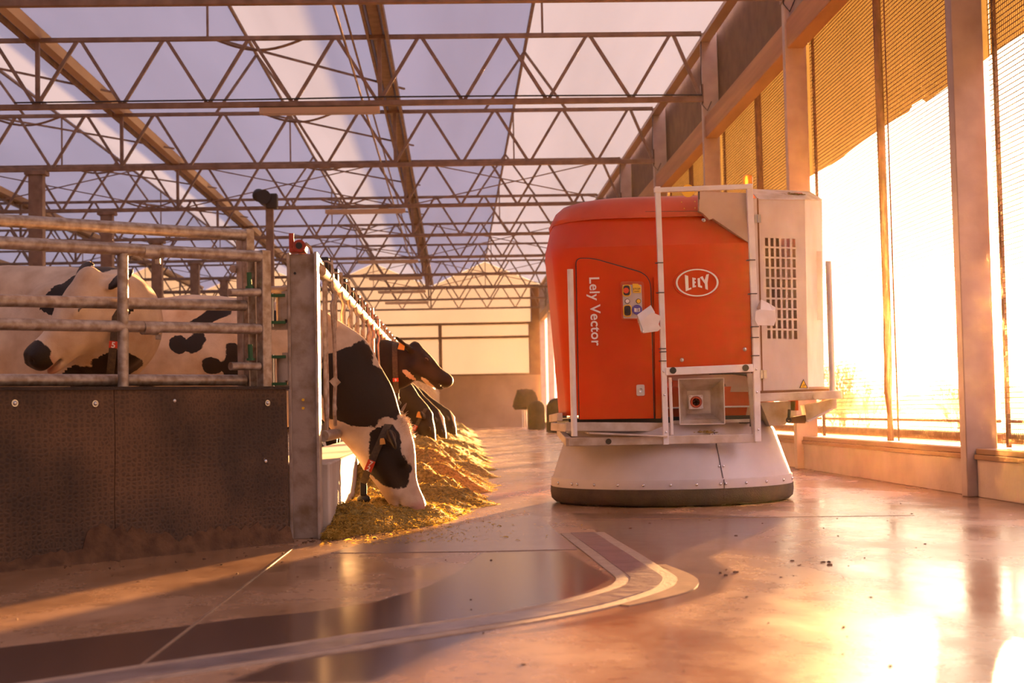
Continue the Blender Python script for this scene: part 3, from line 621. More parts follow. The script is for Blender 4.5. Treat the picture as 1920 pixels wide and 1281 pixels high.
while y0 < ymax:
    if first is None:
        hp = root('headlock_panel', (-.735, y0, 0), 'galvanised headlock panel, nearest to the camera with the cow feeding through it', 'fence panel', 'headlock panels of the feed fence')
        MB().tube([(-.735, y0, 1.455), (-.735, y0+pw-.04, 1.455)], .032, 14).build('top_rail', 'galv', hp)
        MB().tube([(-.735, y0, .545), (-.735, y0+pw-.04, .545)], .032, 14).build('bottom_rail', 'galv', hp)
        MB().box(-.775, -.745, y0, y0+pw-.04, 1.515, 1.535).build('release_bar', 'galv', hp, smooth=0)
        MB().box(-.765, -.715, y0+pw-.1, y0+pw-.05, .40, 1.60).build('end_upright', 'galv', hp, bevel=.004)
        for j in range(7):
            y = y0+.25+j*.68
            yoke_stanchion(hp, y)
            if j not in (1,): yoke_bar(hp, y)
            else: MB().tube([(-.715, y+.40, .60), (-.715, y+.45, .72), (-.707, y+.46, .86), (-.715, y+.28, 1.3), (-.70, y+.26, 1.36), (-.715, y+.25, 1.40), (-.715, y+.25, 1.56)], .0115, 8).build('locking_bar', 'galv', hp)
            latch(hp, y)
            MB().ring((-.735, y+.05, 1.485), (.045, 0, 0), (0, 0, .055), .006, 14, 5).build('clip', 'galv', hp)
        first = hp
    else:
        c = copy_tree(first, (-.735, y0, 0)); ORG[c.name] = V3((-.735, y0, 0))
        c['label'] = 'galvanised headlock panel of the feed fence, %s from the camera' % ordn[k+1]
    k += 1; y0 += pw

# ------------------------------------------------------------------ feed along the curb
def feed():
    ys = np.concatenate([np.arange(7.72, 14, .022), np.arange(14, 24, .05), np.arange(24, 59, .15)])
    us = np.linspace(0, 1, 56); fr_ = np.random.default_rng(5)
    bumps = [(fr_.uniform(0, 1), fr_.uniform(7.9, 58), fr_.uniform(.05, .22), fr_.uniform(.02, .07)) for _ in range(900)]
    vs, H_ = [], np.zeros((len(ys), len(us)))
    def wid(y): return np.interp(y, [7.72, 7.95, 8.2, 8.6, 9.0, 9.6, 10.2, 10.8, 12, 14, 18, 25, 40, 59], [.04, .12, .32, .55, .70, .80, .93, .88, .98, 1.0, 1.08, 1.12, 1.2, 1.2])
    def hgt(y): return np.interp(y, [7.72, 7.95, 8.3, 9.0, 9.8, 10.6, 12, 20, 59], [.01, .035, .05, .085, .10, .15, .19, .22, .24])
    Yg, Ug = np.meshgrid(ys, us, indexing='ij')
    wob = .07*np.sin(Yg*3.1)+.05*np.sin(Yg*7.3+1)+.02*np.sin(Yg*19)
    Wd = wid(Yg)*(1+wob*np.clip(wid(Yg), 0, 1)); X = -.705+Ug*Wd
    prof = np.clip(1-Ug**2.2, 0, 1)**.75*(.72+.28*np.sin(PI*np.clip(Ug*1.1+.1, 0, 1)))
    Hh = hgt(Yg)*prof
    for u, y, r, h in bumps:
        cx = -.705+u*float(wid(y)); g_ = np.exp(-(((X-cx)/r)**2+((Yg-y)/r)**2)); Hh += g_*h*np.clip(hgt(Yg)/.12, .2, 1.2)*(1-Ug**4)
    Hh += (.010*np.sin(X*70+3*np.sin(Yg*31))*np.sin(Yg*63+2*np.sin(X*40))+fr_.normal(0, .004, X.shape))*(1-Ug**6)
    Hh = np.maximum(Hh*(1-Ug**8), .0)+.001
    X2 = X+fr_.normal(0, .004, X.shape)
    V = np.stack([X2, Yg, Hh], -1).reshape(-1, 3); nu = len(us)
    i, j = np.meshgrid(np.arange(len(ys)-1), np.arange(nu-1), indexing='ij'); a = (i*nu+j).ravel()
    F = np.stack([a, a+1, a+nu+1, a+nu], -1)
    me = bpy.data.meshes.new('silage'); me.from_pydata(V.tolist(), [], F.tolist())
    o = link('silage', me, 'feed', None, smooth=0); me.polygons.foreach_set('use_smooth', [True]*len(me.polygons))
    tag(o, 'long heap of golden chopped silage spread along the foot of the feed curb', 'feed', kind='stuff')
    # loose blades on top
    K = 34000; yy = 7.72+(fr_.random(K)**1.7)*16; ii = np.clip(np.searchsorted(ys, yy), 0, len(ys)-2); jj = fr_.integers(0, nu-1, K)
    P = np.stack([X2[ii, jj], ys[ii], Hh[ii, jj]], -1)+fr_.normal(0, .01, (K, 3))*(1, 1, .2)
    K2 = 900; P2 = np.stack([-.7+fr_.normal(.25, .35, K2).clip(0, 1.4), fr_.uniform(7.4, 9.6, K2), np.full(K2, .004)], -1)
    P = np.concatenate([P, P2]); K += K2
    th = fr_.uniform(0, 2*PI, K); el = fr_.normal(.12, .32, K); el[-K2:] = .02; ln = fr_.uniform(.012, .042, K); wd_ = fr_.uniform(.0010, .0026, K)
    d_ = np.stack([np.cos(th)*np.cos(el), np.sin(th)*np.cos(el), np.sin(el)], -1); s_ = np.stack([-np.sin(th), np.cos(th), fr_.normal(0, .5, K)], -1)*wd_[:, None]
    A, B = P-d_*ln[:, None]*.4, P+d_*ln[:, None]*.6; A[:, 2] = np.maximum(A[:, 2], .002); B[:, 2] = np.maximum(B[:, 2], .002)
    mid_ = (A+B)/2+np.stack([np.zeros(K), np.zeros(K), ln*.12], -1)
    V = np.stack([A-s_, A+s_, mid_+s_, mid_-s_, B+s_*.4, B-s_*.4], 1).reshape(-1, 3); b_ = np.arange(K)*6
    F = np.concatenate([np.stack([b_, b_+1, b_+2, b_+3], -1), np.stack([b_+3, b_+2, b_+4, b_+5], -1)])
    me = bpy.data.meshes.new('silage_blades'); me.from_pydata(V.tolist(), [], F.tolist())
    link('silage_blades', me, 'straw', o, smooth=0)['kind'] = 'stuff'
feed()

# ------------------------------------------------------------------ the feeding robot
RC = (1.535, 10.44)      # centre of the round base
rb = root('feeding_robot', (RC[0], RC[1], 0), 'large red and grey feed robot on a round white skirt in the alley', 'robot')
def quadY(pts, y, d): return [(p[0], y, p[1]) for p in pts], (0, d, 0)
def plateY(name, pts, y, d, m, par=rb, bevel=0, smooth=0):
    a, o = quadY(pts, y, d); return MB().prism(a, o).build(name, m, par, smooth=smooth, bevel=bevel)
c0 = (RC[0], RC[1], 0)
MB().lathe(c0, [(.855, .175), (.742, .50), (.70, .56), (.3, .56)], 96, cap=False).build('skirt', 'skirt', rb, smooth=30)
st_ = MB().lathe(c0, [(.852, .115), (.862, .117), (.863, .172), (.859, .186), (.850, .186)], 96, cap=False).build('skirt_band', 'skirt', rb, smooth=40)
MB().lathe(c0, [(.80, .016), (.838, .012), (.862, .035), (.869, .08), (.867, .120), (.845, .122)], 96, cap=False).build('bumper', 'rubber', rb, smooth=60)
for a in [-2.86, -2.62, -2.55, -2.36, -2.14, -1.93, -1.72, -1.52, -1.33, -1.285, -1.10, -.88, -.62, -.35, -.05, .3, .7, 1.2, 1.7, 2.2, 2.7]:
    p = V3((RC[0]+.864*math.cos(a), RC[1]+.864*math.sin(a), .150)); MB().ball(p, .0105, 10, 6).build('rivet', 'silver', rb)
am = -1.30
MB().bar((RC[0]+.858*math.cos(am), RC[1]+.858*math.sin(am), .18), (RC[0]+.747*math.cos(am-.01), RC[1]+.747*math.sin(am-.01), .495), .004, .004).build('skirt_seam', 'ink', rb, smooth=0)
MB().bar((RC[0]+.869*math.cos(am), RC[1]+.869*math.sin(am), .05), (RC[0]+.866*math.cos(am), RC[1]+.866*math.sin(am), .18), .004, .004).build('skirt_seam', 'ink', rb, smooth=0)
for da, z in ((-.018, .265), (.022, .265), (-.05, .472), (-.02, .472), (.03, .47)):
    r_ = .855-(z-.175)/.325*.113+.003; MB().ball((RC[0]+r_*math.cos(am+da), RC[1]+r_*math.sin(am+da), z), .008, 8, 5).build('bolt', 'silver', rb)
for a in (-2.2, -.9, .9, 2.2):
    p = (RC[0]+.6*math.cos(a), RC[1]+.6*math.sin(a)); MB().tube([(p[0]-.04, p[1], .09), (p[0]+.04, p[1], .09)], .09, 18).build('wheel', 'black', rb)
MB().lathe((RC[0], RC[1]+.05, 0), [(.02, .10), (.5, .10), (.5, .56), (.02, .56)], 32).build('drive_unit', 'black', rb)

# platform frame under the body
def rectbar(name, a, b, w_, h_, m='galv_dirty', bevel=.004):
    return MB().bar(a, b, w_, h_).build(name, m, rb, smooth=0, bevel=bevel)
rectbar('platform_rail', (0.739,9.63,0.449), (1.995,9.63,0.447), .04, .056, 'alu_dirty')
rectbar('platform_rail', (0.73,9.76,0.55), (1.386,9.76,0.533), .04, .060, 'alu_dirty')
rectbar('platform_rail', (0.65,9.86,0.551), (0.744,9.76,0.543), .04, .055, 'alu_dirty')
rectbar('platform_rail', (0.739,9.63,0.449), (.77, 10.9, .50), .04, .056, 'alu_dirty')
rectbar('platform_rail', (.70, 9.86, .615), (.72, 11.0, .60), .04, .055, 'alu_dirty')
rectbar('platform_rail', (2.025,9.7,0.718), (2.591,9.7,0.728), .05, .056, 'alu_dirty')
rectbar('platform_rail', (2.58,9.7,0.725), (2.60, 10.9, .74), .05, .05, 'alu_dirty')
rectbar('platform_rail', (0.869,9.72,0.505), (1.393,9.72,0.473), .3, .012, 'alu_dirty')
MB().box(.76, 2.0, 9.85, 11.0, .545, .60).build('chassis', 'black', rb, smooth=0)
for p in ((1.003,9.605,0.447), (2.412,9.67,0.717)):
    MB().lathe(p, [(.0001, 0), (.019, 0), (.019, .006), (.0001, .006)], 20, axis='y').build('end_plug', 'black' if p[0] < 2 else 'alu_dirty', rb)
# white corner pole and the ladder-like front frame
MB().tube([(0.781,9.66,0.486), (0.778,9.66,1.603)], .0205, 16).build('corner_pole', 'white', rb)
MB().tube([(2.542,9.72,0.74), (2.541,9.72,1.634)], .0205, 16).build('corner_pole', 'alu', rb)
fr = [('frame_upright', (1.372,9.6,2.136), (1.378,9.6,1.534), .037), ('frame_upright', (1.378,9.6,1.534), (1.385,9.6,0.418), .037),
      ('frame_upright', (2.002,9.6,2.145), (1.998,9.6,1.523), .046), ('frame_upright', (1.998,9.6,1.523), (1.996,9.6,0.423), .046)]
for nme, x0, x1 in (('frame_upright', 1, 0), ):
    pass
def upright(pts, w_):
    b = MB(); L = []
    for p in pts:
        p = V3(p); L.append([p+(-w_/2, -.012, 0), p+(w_/2, -.012, 0), p+(w_/2, .022, 0), p+(-w_/2, .022, 0)])
    return b.loft(L).build('frame_upright', 'white', rb, smooth=0, bevel=.003)
upright([(1.372,9.6,2.143), (1.377,9.6,1.748), (1.382,9.6,1.106), (1.385,9.6,0.418)], .036)
upright([(1.991,9.6,2.152), (1.997,9.6,1.738), (2.004,9.6,1.094), (1.999,9.6,0.426)], .042)
rectbar('frame_top_bar', (1.347,9.6,2.118), (2.009,9.6,2.134), .034, .032, 'white')
rectbar('frame_cross_bar', (1.392,9.585,0.903), (1.978,9.585,0.916), .02, .052, 'white')
rectbar('frame_inner_upright', (1.431,9.66,0.865), (1.435,9.66,0.48), .03, .02, 'white')
rectbar('frame_inner_upright', (1.967,9.66,0.883), (1.988,9.66,0.468), .03, .03, 'alu_dirty')
for p in ((1.44,9.573,0.909), (1.925,9.573,0.917)):
    MB().lathe(p, [(.0001, 0), (.022, 0), (.022, .005), (.0001, .005)], 20, axis='y').build('hole_plug', 'black', rb)
for (p, w_) in (((1.37,9.6,1.63), .05), ((1.372,9.6,1.43), .05), ((1.377,9.6,1.056), .045), ((1.38,9.6,1.035), .045), ((1.378,9.6,0.974), .045), ((1.987,9.6,1.638), .055), ((1.992,9.6,1.412), .055), ((2,9.6,1.191), .05), ((1.998,9.6,1.119), .05), ((1.998,9.6,0.998), .05)):
    MB().box(p[0]-w_/2, p[0]+w_/2, 9.583, 9.626, p[2]-.003, p[2]+.003).build('cable_tie', 'ink', rb, smooth=0)
for p in ((1.381,9.586,0.747), (1.378,9.586,0.903), (1.385,9.586,0.5), (1.999,9.586,0.905), (1.999,9.586,0.753), (2.002,9.586,0.504)):
    MB().ball(p, .007, 8, 5).build('bolt', 'silver', rb)
# sensor hoods folded from white sheet on both uprights
def hood(pts, fold, name='sensor_hood'):
    b = MB(); b.prism([V3(p) for p in pts], (0, .004, 0))
    b.loft([[V3(p), V3(p)+(0, .004, 0), V3(p)+(.0, .09, .004), V3(p)+(0, .09, 0)] for p in fold]); return b.build(name, 'white', rb, smooth=30, bevel=.001)
hood([(1.219,9.53,1.233), (1.302,9.53,1.298), (1.355,9.53,1.273), (1.358,9.53,1.251), (1.346,9.53,1.216), (1.36,9.53,1.188), (1.341,9.53,1.17), (1.242,9.53,1.158), (1.225,9.53,1.176)], [(1.219,9.53,1.233), (1.302,9.53,1.298)])
MB().prism([(1.208,9.55,1.28), (1.299,9.55,1.342), (1.323,9.53,1.291), (1.222,9.53,1.226)], (.002, .01, .004)).build('sensor_hood_flap', 'white', rb, smooth=0)
MB().prism([(1.208,9.55,1.28), (1.219,9.53,1.233), (1.242,9.53,1.158), (1.237,9.6,1.166), (1.214,9.6,1.251)], (.003, 0, 0)).build('sensor_hood_edge', 'tan', rb, smooth=0)
MB().ball((1.238,9.525,1.168), .008, 8, 5).build('bolt', 'silver', rb)
hood([(1.995,9.53,1.293), (2.024,9.53,1.303), (2.124,9.53,1.294), (2.129,9.53,1.23), (2.114,9.53,1.192), (2.007,9.53,1.197), (1.986,9.53,1.233)], [(2.024,9.53,1.303), (2.124,9.53,1.294)])
MB().prism([(2.037,9.55,1.368), (2.087,9.55,1.343), (2.13,9.54,1.313), (2.126,9.53,1.252), (2.028,9.53,1.303)], (.002, .01, .002)).build('sensor_hood_flap', 'white', rb, smooth=0)
MB().prism([(2.037,9.55,1.368), (2.013,9.56,1.313), (2.029,9.54,1.293)], (.0, .03, 0)).build('sensor_hood_inside', 'tan', rb, smooth=0)

# red body shell: rounded plan, flat lower front, leaning upper front
def plan(xl, xr, yf, yb, rf, rbk, z, n=9, tilt=0.):
    P_ = []
    def arc(cx, cy, r, a0, a1):
        for k in range(n+1):
            a = a0+(a1-a0)*k/n; P_.append((cx+r*math.cos(a), cy+r*math.sin(a)))
    arc(xl+rf, yf+rf, rf, PI, 1.5*PI); P_.append(((xl+xr)/2, yf)); P_.append((xr, yf)); P_.append((xr, yb)); arc(xl+rbk, yb-rbk, rbk, PI/2, PI)
    return [(x, y, z+tilt*(x-xl)) for x, y in P_]
XL = lambda p: p[0]
xr_ = 2.04
secs = [(.622, (0.749,0.603)[0], 9.82, .13), (1.0, (0.727,1.099)[0], 9.815, .14), (1.50, (0.692,1.541)[0], 9.81, .15), (1.70, (0.677,1.766)[0], 9.81, .17), (1.765, (0.672,1.836)[0], 9.815, .22), (1.82, (0.677,1.88)[0], 9.835, .28), (1.90, (0.697,1.961)[0], 9.86, .34), (2.0, (0.721,2.042)[0], 9.885, .40)]
secs_lo = [(z, xl, yf, r_) for z, xl, yf, r_ in secs if z < .9]+[(.945, (0.73,1.062)[0], 9.815, .14)]; secs[0] = (.93, (0.729,1.043)[0], 9.816, .14)
secs = [s_ if s_[0] < 1.76 else (s_[0], s_[1], s_[2]+(s_[0]-1.76)*.42, s_[3]) for s_ in secs]
MB().loft([plan(xl, (1.408,0.898)[0], yf, 11.05, r_, .42, z, tilt=.012) for z, xl, yf, r_ in secs_lo]).loft([plan(xl, xr_, yf, 11.05, r_, .42, z, tilt=.012) for z, xl, yf, r_ in secs]).build('body_shell', 'red', rb, smooth=28)
lid = [(1.975, -.012, .0), (2.0, -.016, .0), (2.07, .02, .03), (2.115, .07, .07), (2.14, .14, .13), (2.152, .3, .26)]
xb = (0.721,2.042)[0]
MB().loft([plan(xb+dx, xr_+.42, 9.945+dy, 11.1-dy, max(.42-.05*dx, .3), .45, z, tilt=.012) for z, dx, dy in lid]).build('top_cover', 'redlid', rb, smooth=40)
MB().prism([(1.695,9.855,2.145), (2.039,9.855,2.129), (2.017,9.8,1.78), (1.781,9.825,1.952), (1.755,9.825,1.945), (1.713,9.83,1.99), (1.687,9.83,2.005)], (0, .06, 0)).build('inner_sheet', 'tan', rb, smooth=0)
MB().prism([(1.688,9.85,2.17), (1.689,9.84,2.007), (1.693,9.84,2.006), (1.699,9.85,2.17)], (0, .01, 0)).build('sheet_edge', 'ink', rb, smooth=0)
plateY('panel_edge', [(2.02,2.136), (2.031,2.135), (2.032,0.886), (2.018,0.886)], 9.80, .05, 'ink')
# grille window with a yellow disc on the lid, dots
MB().lathe((1.619,9.862,2.151), [(.0001, 0), (.044, 0), (.044, .004), (.0001, .004)], 24, axis='y').build('round_sticker', 'yellow', rb)
for p in ((1.574,9.872,2.075), (1.592,9.872,2.031), (1.667,9.872,2.078), (1.666,9.872,2.033)): MB().ball(p, .004, 6, 4).build('rivet', 'yellow', rb)
for p in ((1.539,9.806,0.986), (1.972,9.806,1.05), (1.721,9.842,1.944)):
    MB().lathe(p, [(.0001, 0), (.012, 0), (.016, -.006)], 16, axis='y').ball((p[0], p[1]-.002, p[2]), .008, 8, 5).build('screw', 'silver', rb)
# seam line of the lid
MB().bar((1.321,9.865,2.012), (1.697,9.865,2.01), .003, .003).build('lid_seam', 'ink', rb, smooth=0)

# service door, slightly raised with rounded corners, in a shadow gap
def rounded(pts, r, n=6):
    out = []; m = len(pts)
    for i in range(m):
        a, b, c = np.array(pts[i-1]), np.array(pts[i]), np.array(pts[(i+1) % m]); u, v = nrm(a-b), nrm(c-b)
        rr = r[i] if isinstance(r, (list, tuple)) else r
        p, q_ = b+u*rr, b+v*rr
        for k in range(n+1):
            t_ = k/n; out.append(tuple((1-t_)**2*p+2*t_*(1-t_)*b+t_*t_*q_))
    return out
dp = [(0.833,1.687), (0.945,1.685), (1.332,1.566), (1.333,0.592), (0.83,0.595)]
plateY('door_gap', rounded([(p[0]+(-.006, 0, .008, .007, -.004)[i], p[1]+(.006, .008, .008, 0, 0)[i]) for i, p in enumerate(dp)], [.04, .05, .10, .004, .004]), 9.800, .03, 'ink')
do = MB().prism([(x, 9.785, z) for x, z in rounded(dp, [.035, .05, .09, .004, .004])], (0, .03, 0)).build('service_door', 'red', rb, smooth=0, bevel=.006)
plateY('door_step', [(1.358,1.552), (1.38,1.552), (1.385,0.591), (1.348,0.591)], 9.80, .03, 'red')
def txt(s_, size, loc, m, par, rotY=0, depth=.002, align='LEFT', bold=0, spacing=1.0):
    cu = bpy.data.curves.new('t', 'FONT'); cu.body = s_; cu.size = size; cu.extrude = depth; cu.offset = bold; cu.align_x = align; cu.space_character = spacing; cu.resolution_u = 3
    o = bpy.data.objects.new('t', cu); COL.objects.link(o); bpy.context.view_layer.update()
    me = bpy.data.meshes.new_from_object(o.evaluated_get(bpy.context.evaluated_depsgraph_get())); bpy.data.objects.remove(o)
    v = np.empty(len(me.vertices)*3); me.vertices.foreach_get('co', v); v = v.reshape(-1, 3)
    c_, s2 = math.cos(rotY), math.sin(rotY); X, Z = v[:, 0]*c_+v[:, 1]*s2, -v[:, 0]*s2+v[:, 1]*c_
    out = np.stack([X, -v[:, 2], Z], -1)+V3(loc)-ORG.get(par.name, V3((0, 0, 0))); me.vertices.foreach_set('co', out.ravel()); me.update()
    me.materials.clear(); return me, m
me, m_ = txt('Lely Vector', .0965, (0.917,9.781,1.562), 'letter', do, rotY=PI/2-.012, bold=.0014, spacing=1.03); link('lettering', me, m_, do, smooth=0)
# control recess
rec = [(1.127,1.526), (1.287,1.523), (1.288,1.262), (1.128,1.264)]
cp_ = MB().prism([(x, 9.777, z) for x, z in rounded(rec, .02)], (0, .01, 0)).build('control_recess', 'redlid', do, smooth=0, bevel=.004)
pl_ = [(1.14,1.503), (1.27,1.501), (1.272,1.272), (1.141,1.274)]
cpp = MB().prism([(x, 9.772, z) for x, z in rounded(pl_, .008)], (0, .006, 0)).build('control_plate', 'alu', do, smooth=0)
def ctl(name, px, r, m, zs, dd, y=9.768):
    MB().lathe((px[0], y, px[2]), [(.0001, 0), (r, 0), (r, dd), (.0001, dd)], 20, axis='y').build(name, m, do)
for p in ((1.166,9.768,1.462), (1.168,9.768,1.325)):
    MB().prism([(p[0]+x, 9.755, p[2]+z) for x, z in rounded([(-.028, .04), (.028, .04), (.028, -.04), (-.028, -.04)], .022)], (0, .018, 0)).build('button_guard', 'yellow', do, smooth=0, bevel=.003)
    MB().prism([(p[0]+x, 9.753, p[2]+z) for x, z in rounded([(-.022, .034), (.022, .034), (.022, -.034), (-.022, -.034)], .018)], (0, .004, 0)).build('button_well', 'ink', do, smooth=0)
ctl('stop_button', (1.161,9.748,1.461), .019, 'button_red', 0, .012, y=9.752); ctl('key_switch', (1.165,9.748,1.323), .015, 'black', 0, .010, y=9.752)
ctl('push_button', (1.17,9.77,1.39), .017, 'ink', 0, .003, y=9.770); ctl('push_button_cap', (1.17,9.77,1.39), .0135, 'letter', 0, .006, y=9.769)
ctl('push_button', (1.246,9.77,1.389), .017, 'ink', 0, .003, y=9.770); ctl('push_button_cap', (1.246,9.77,1.389), .0135, 'yellow', 0, .006, y=9.769)
ctl('manual_sticker', (1.235,9.77,1.331), .034, 'blue', 0, .003, y=9.768)
p = (1.235,9.77,1.331)
plateY('book_symbol', [(p[0]-.020, p[2]+.012), (p[0]-.002, p[2]+.009), (p[0]-.002, p[2]-.017), (p[0]-.020, p[2]-.014)], 9.764, .002, 'letter', do)
plateY('book_symbol', [(p[0]+.002, p[2]+.009), (p[0]+.020, p[2]+.012), (p[0]+.020, p[2]-.014), (p[0]+.002, p[2]-.017)], 9.764, .002, 'letter', do)
me, m_ = txt('i', .032, (p[0]+.007, 9.7635, p[2]-.013), 'ink', do, bold=.001, depth=.0004); link('book_symbol_letter', me, m_, do, smooth=0)
q_ = [(1.208,1.508), (1.244,1.507), (1.265,1.485), (1.264,1.445), (1.21,1.446)]
plateY('stop_sign', q_, 9.762, .008, 'yellow', do)
me, m_ = txt('STOP', .0195, (1.211,9.762,1.465), 'ink', do, bold=.0002, depth=.0003, spacing=1.05); link('stop_lettering', me, m_, do, smooth=0)
a = (1.217,9.761,1.455); MB().bar(a, (a[0]+.034, a[1], a[2]), .001, .003).build('stop_arrow', 'ink', do, smooth=0)
p = (1.247,9.78,0.785)
MB().prism([(p[0]+x, 9.781, p[2]+z) for x, z in rounded([(-.028, .038), (.028, .038), (.028, -.038), (-.028, -.038)], .012)], (0, .008, 0)).build('lock_plate', 'alu', do, smooth=0, bevel=.002)
MB().lathe((p[0], 9.779, p[2]), [(.0001, 0), (.009, 0), (.012, .002), (.015, .002), (.015, -.002)], 18, axis='y').build('lock', 'silver', do)

# oval badge with its lettering
bc = V3((1.656,9.8,1.511)); sx, sz = .0036, .0036
MB().lathe((0, 0, 0), [(1, 0), (1.08, .003), (1.10, 0)], 48, axis='y', cap=False)
b = MB(); n_ = 64; loops = []
for rr, dy in ((1.15, .012), (1.10, -.003), (1.02, -.003), (1.0, .004)):
    loops.append([(bc[0]+.148*rr*math.cos(2*PI*k/n_), 9.807+dy-.0, bc[2]+.095*rr*math.sin(2*PI*k/n_)) for k in range(n_)])
b.loft(loops, cap=False).build('badge_rim', 'red', rb, smooth=50)
b = MB(); loops = []
for rr, dy in ((1.0, .004), (1.0, -.004), (.915, -.004), (.915, .004)):
    loops.append([(bc[0]+.1465*rr*math.cos(2*PI*k/n_), 9.806+dy, bc[2]+.0945*(rr-.03*(1-rr)*0)*math.sin(2*PI*k/n_)) for k in range(n_)])
b.loft(loops+[loops[0]], cap=False).build('badge_ring', 'letter', rb, smooth=30)
for pts in ([(910, 655), (930, 662), (931, 738), (947, 732), (948, 742), (913, 755)],
            [(955, 672), (976, 677), (976, 686), (968, 684), (968, 697), (975, 697), (975, 707), (968, 707), (968, 722), (976, 720), (976, 730), (955, 734)],
            [(987, 678), (1001, 675), (1002, 721), (1013, 725), (1013, 737), (988, 729)],
            [(1002, 671), (1018, 665), (1029, 692), (1041, 656), (1057, 652), (1047, 706), (1048, 749), (1033, 742), (1031, 712)]):
    plateY('badge_letter', [(bc[0]+(x-984)/3.2*sx, bc[2]-(y-704)/3.2*sz) for x, y in pts], 9.803, .004, 'letter')

# grey machine cabinet with slotted vent, chamfered corner, sloping roof
CY = 9.80
c_tl, c_tr, c_bl, c_br = (2.088,2.072), (2.412,2.064), (2.084,0.765), (2.395,0.759)
def lerp(a, b, t_): return tuple(a[i]+(b[i]-a[i])*t_ for i in range(len(a)))
# front sheet with real slots: a strip grid between slot rectangles
s_tl, s_tr, s_bl, s_br = (2.129,1.811), (2.338,1.8), (2.127,1.12), (2.332,1.113)
def Q(u, v, A=(s_tl, s_tr, s_bl, s_br)): return lerp(lerp(A[0], A[1], u), lerp(A[2], A[3], u), v)
cab = MB()
def q3(a, b, c, d): cab.prism([(p[0], CY, p[1]) for p in (a, b, c, d)], (0, .006, 0))
q3(c_tl, c_tr, s_tr, s_tl); q3(c_bl, c_br, s_br, s_bl); q3(c_tl, s_tl, s_bl, c_bl); q3(c_tr, s_tr, s_br, c_br)
for i in range(6):
    for j in range(10):
        u0, u1 = i/5.7, (i+.58)/5.7 if i < 5 else 1.0; 
        if i < 5: q3(Q((i+.60)/5.6, j/9.82), Q((i+1)/5.6, j/9.82), Q((i+1)/5.6, min(1, (j+.82)/9.82)), Q((i+.60)/5.6, min(1, (j+.82)/9.82)))
for j in range(9):
    q3(Q(0, (j+.82)/9.82), Q(1, (j+.82)/9.82), Q(1, (j+1)/9.82), Q(0, (j+1)/9.82))
cab.build('cabinet_front', 'alu', rb, smooth=0)
e_t, e_b = (2.613,10.12,2.108), (2.586,10.12,0.752)
MB().prism([(c_tr[0], CY, c_tr[1]), e_t, e_b, (c_br[0], CY, c_br[1])], (.003, .006, 0)).build('cabinet_chamfer', 'alu', rb, smooth=0)
MB().prism([e_t, (e_t[0], 11.0, e_t[2]), (e_b[0], 11.0, e_b[2]), e_b], (-.005, 0, 0)).build('cabinet_side', 'alu', rb, smooth=0)
MB().prism([(c_tl[0]-.02, 11.0, c_bl[1]), (e_b[0], 11.0, c_bl[1]), (e_t[0], 11.0, c_tl[1]), (c_tl[0]-.02, 11.0, c_tl[1])], (0, .006, 0)).build('cabinet_back', 'alu', rb, smooth=0)
MB().box(c_bl[0]-.02, e_b[0]-.01, CY+.01, 11.0, .77, .785).build('cabinet_floor', 'tan', rb, smooth=0)
MB().box(c_tl[0]+.06, c_tr[0]-.08, 10.25, 10.30, .82, 1.95).build('cabinet_divider', 'tan', rb, smooth=0)
MB().prism([(c_tl[0], CY-.004, c_tl[1]), (c_tr[0], CY-.004, c_tr[1]), (e_t[0]+.003, e_t[1], e_t[2]+.002), (e_t[0]+.003, 10.9, e_t[2]+.002), (2.56,10.25,2.189), (2.083,10.05,2.181)], (0, 0, .006)).build('cabinet_roof', 'alu_dirty', rb, smooth=0)
p = (2.379,10.1,2.199); b = MB()
for k in range(60): zz = c_tl[1]+((2.56,10.25,2.189)[2]-c_tl[1])*.42; b.ball((p[0]+rng.normal(-.02, .05), 9.985+rng.normal(0, .012), zz+.008+abs(rng.normal(0, .006))), (abs(rng.normal(.012, .008))+.003, .008, .004), 5, 3)
tag(b.build('spilled_feed', 'feed', rb), kind='stuff')
plateY('cabinet_hinge_strip', [(2.057,2.082), (2.079,2.082), (2.074,0.765), (2.049,0.765)], 9.79, .03, 'alu')
plateY('cabinet_gap', [(2.081,2.083), (2.092,2.083), (2.087,0.765), (2.076,0.765)], 9.797, .02, 'hose')
for p in ((2.08,9.78,1.941), (2.09,9.78,0.877)): MB().box(p[0]-.022, p[0]+.022, 9.778, 9.788, p[2]-.028, p[2]+.028).tube([(p[0], 9.778, p[2]-.028), (p[0], 9.778, p[2]+.028)], .006, 8).build('hinge', 'silver', rb)
plateY('side_latch', [(2.526,1.735), (2.567,1.734), (2.564,1.253), (2.526,1.253)], 10.0, .02, 'alu')
plateY('warning_triangle', [(2.365,0.839), (2.393,0.777), (2.334,0.778)], 9.795, .003, 'ink')
plateY('warning_triangle_face', [(2.365,0.83), (2.386,0.78), (2.342,0.781)], 9.793, .002, 'yellow')
p = (2.361,9.792,0.792); MB().ring((p[0], 9.792, p[2]), (.006, 0, 0), (0, 0, .006), .0012, 12, 4).ring((p[0]+.009, 9.792, p[2]+.007), (.005, 0, 0), (0, 0, .005), .0012, 12, 4).build('warning_symbol', 'ink', rb)
plateY('deck_edge', [(2.053,0.765), (2.535,0.77), (2.535,0.755), (2.053,0.739)], 9.76, .06, 'hose')

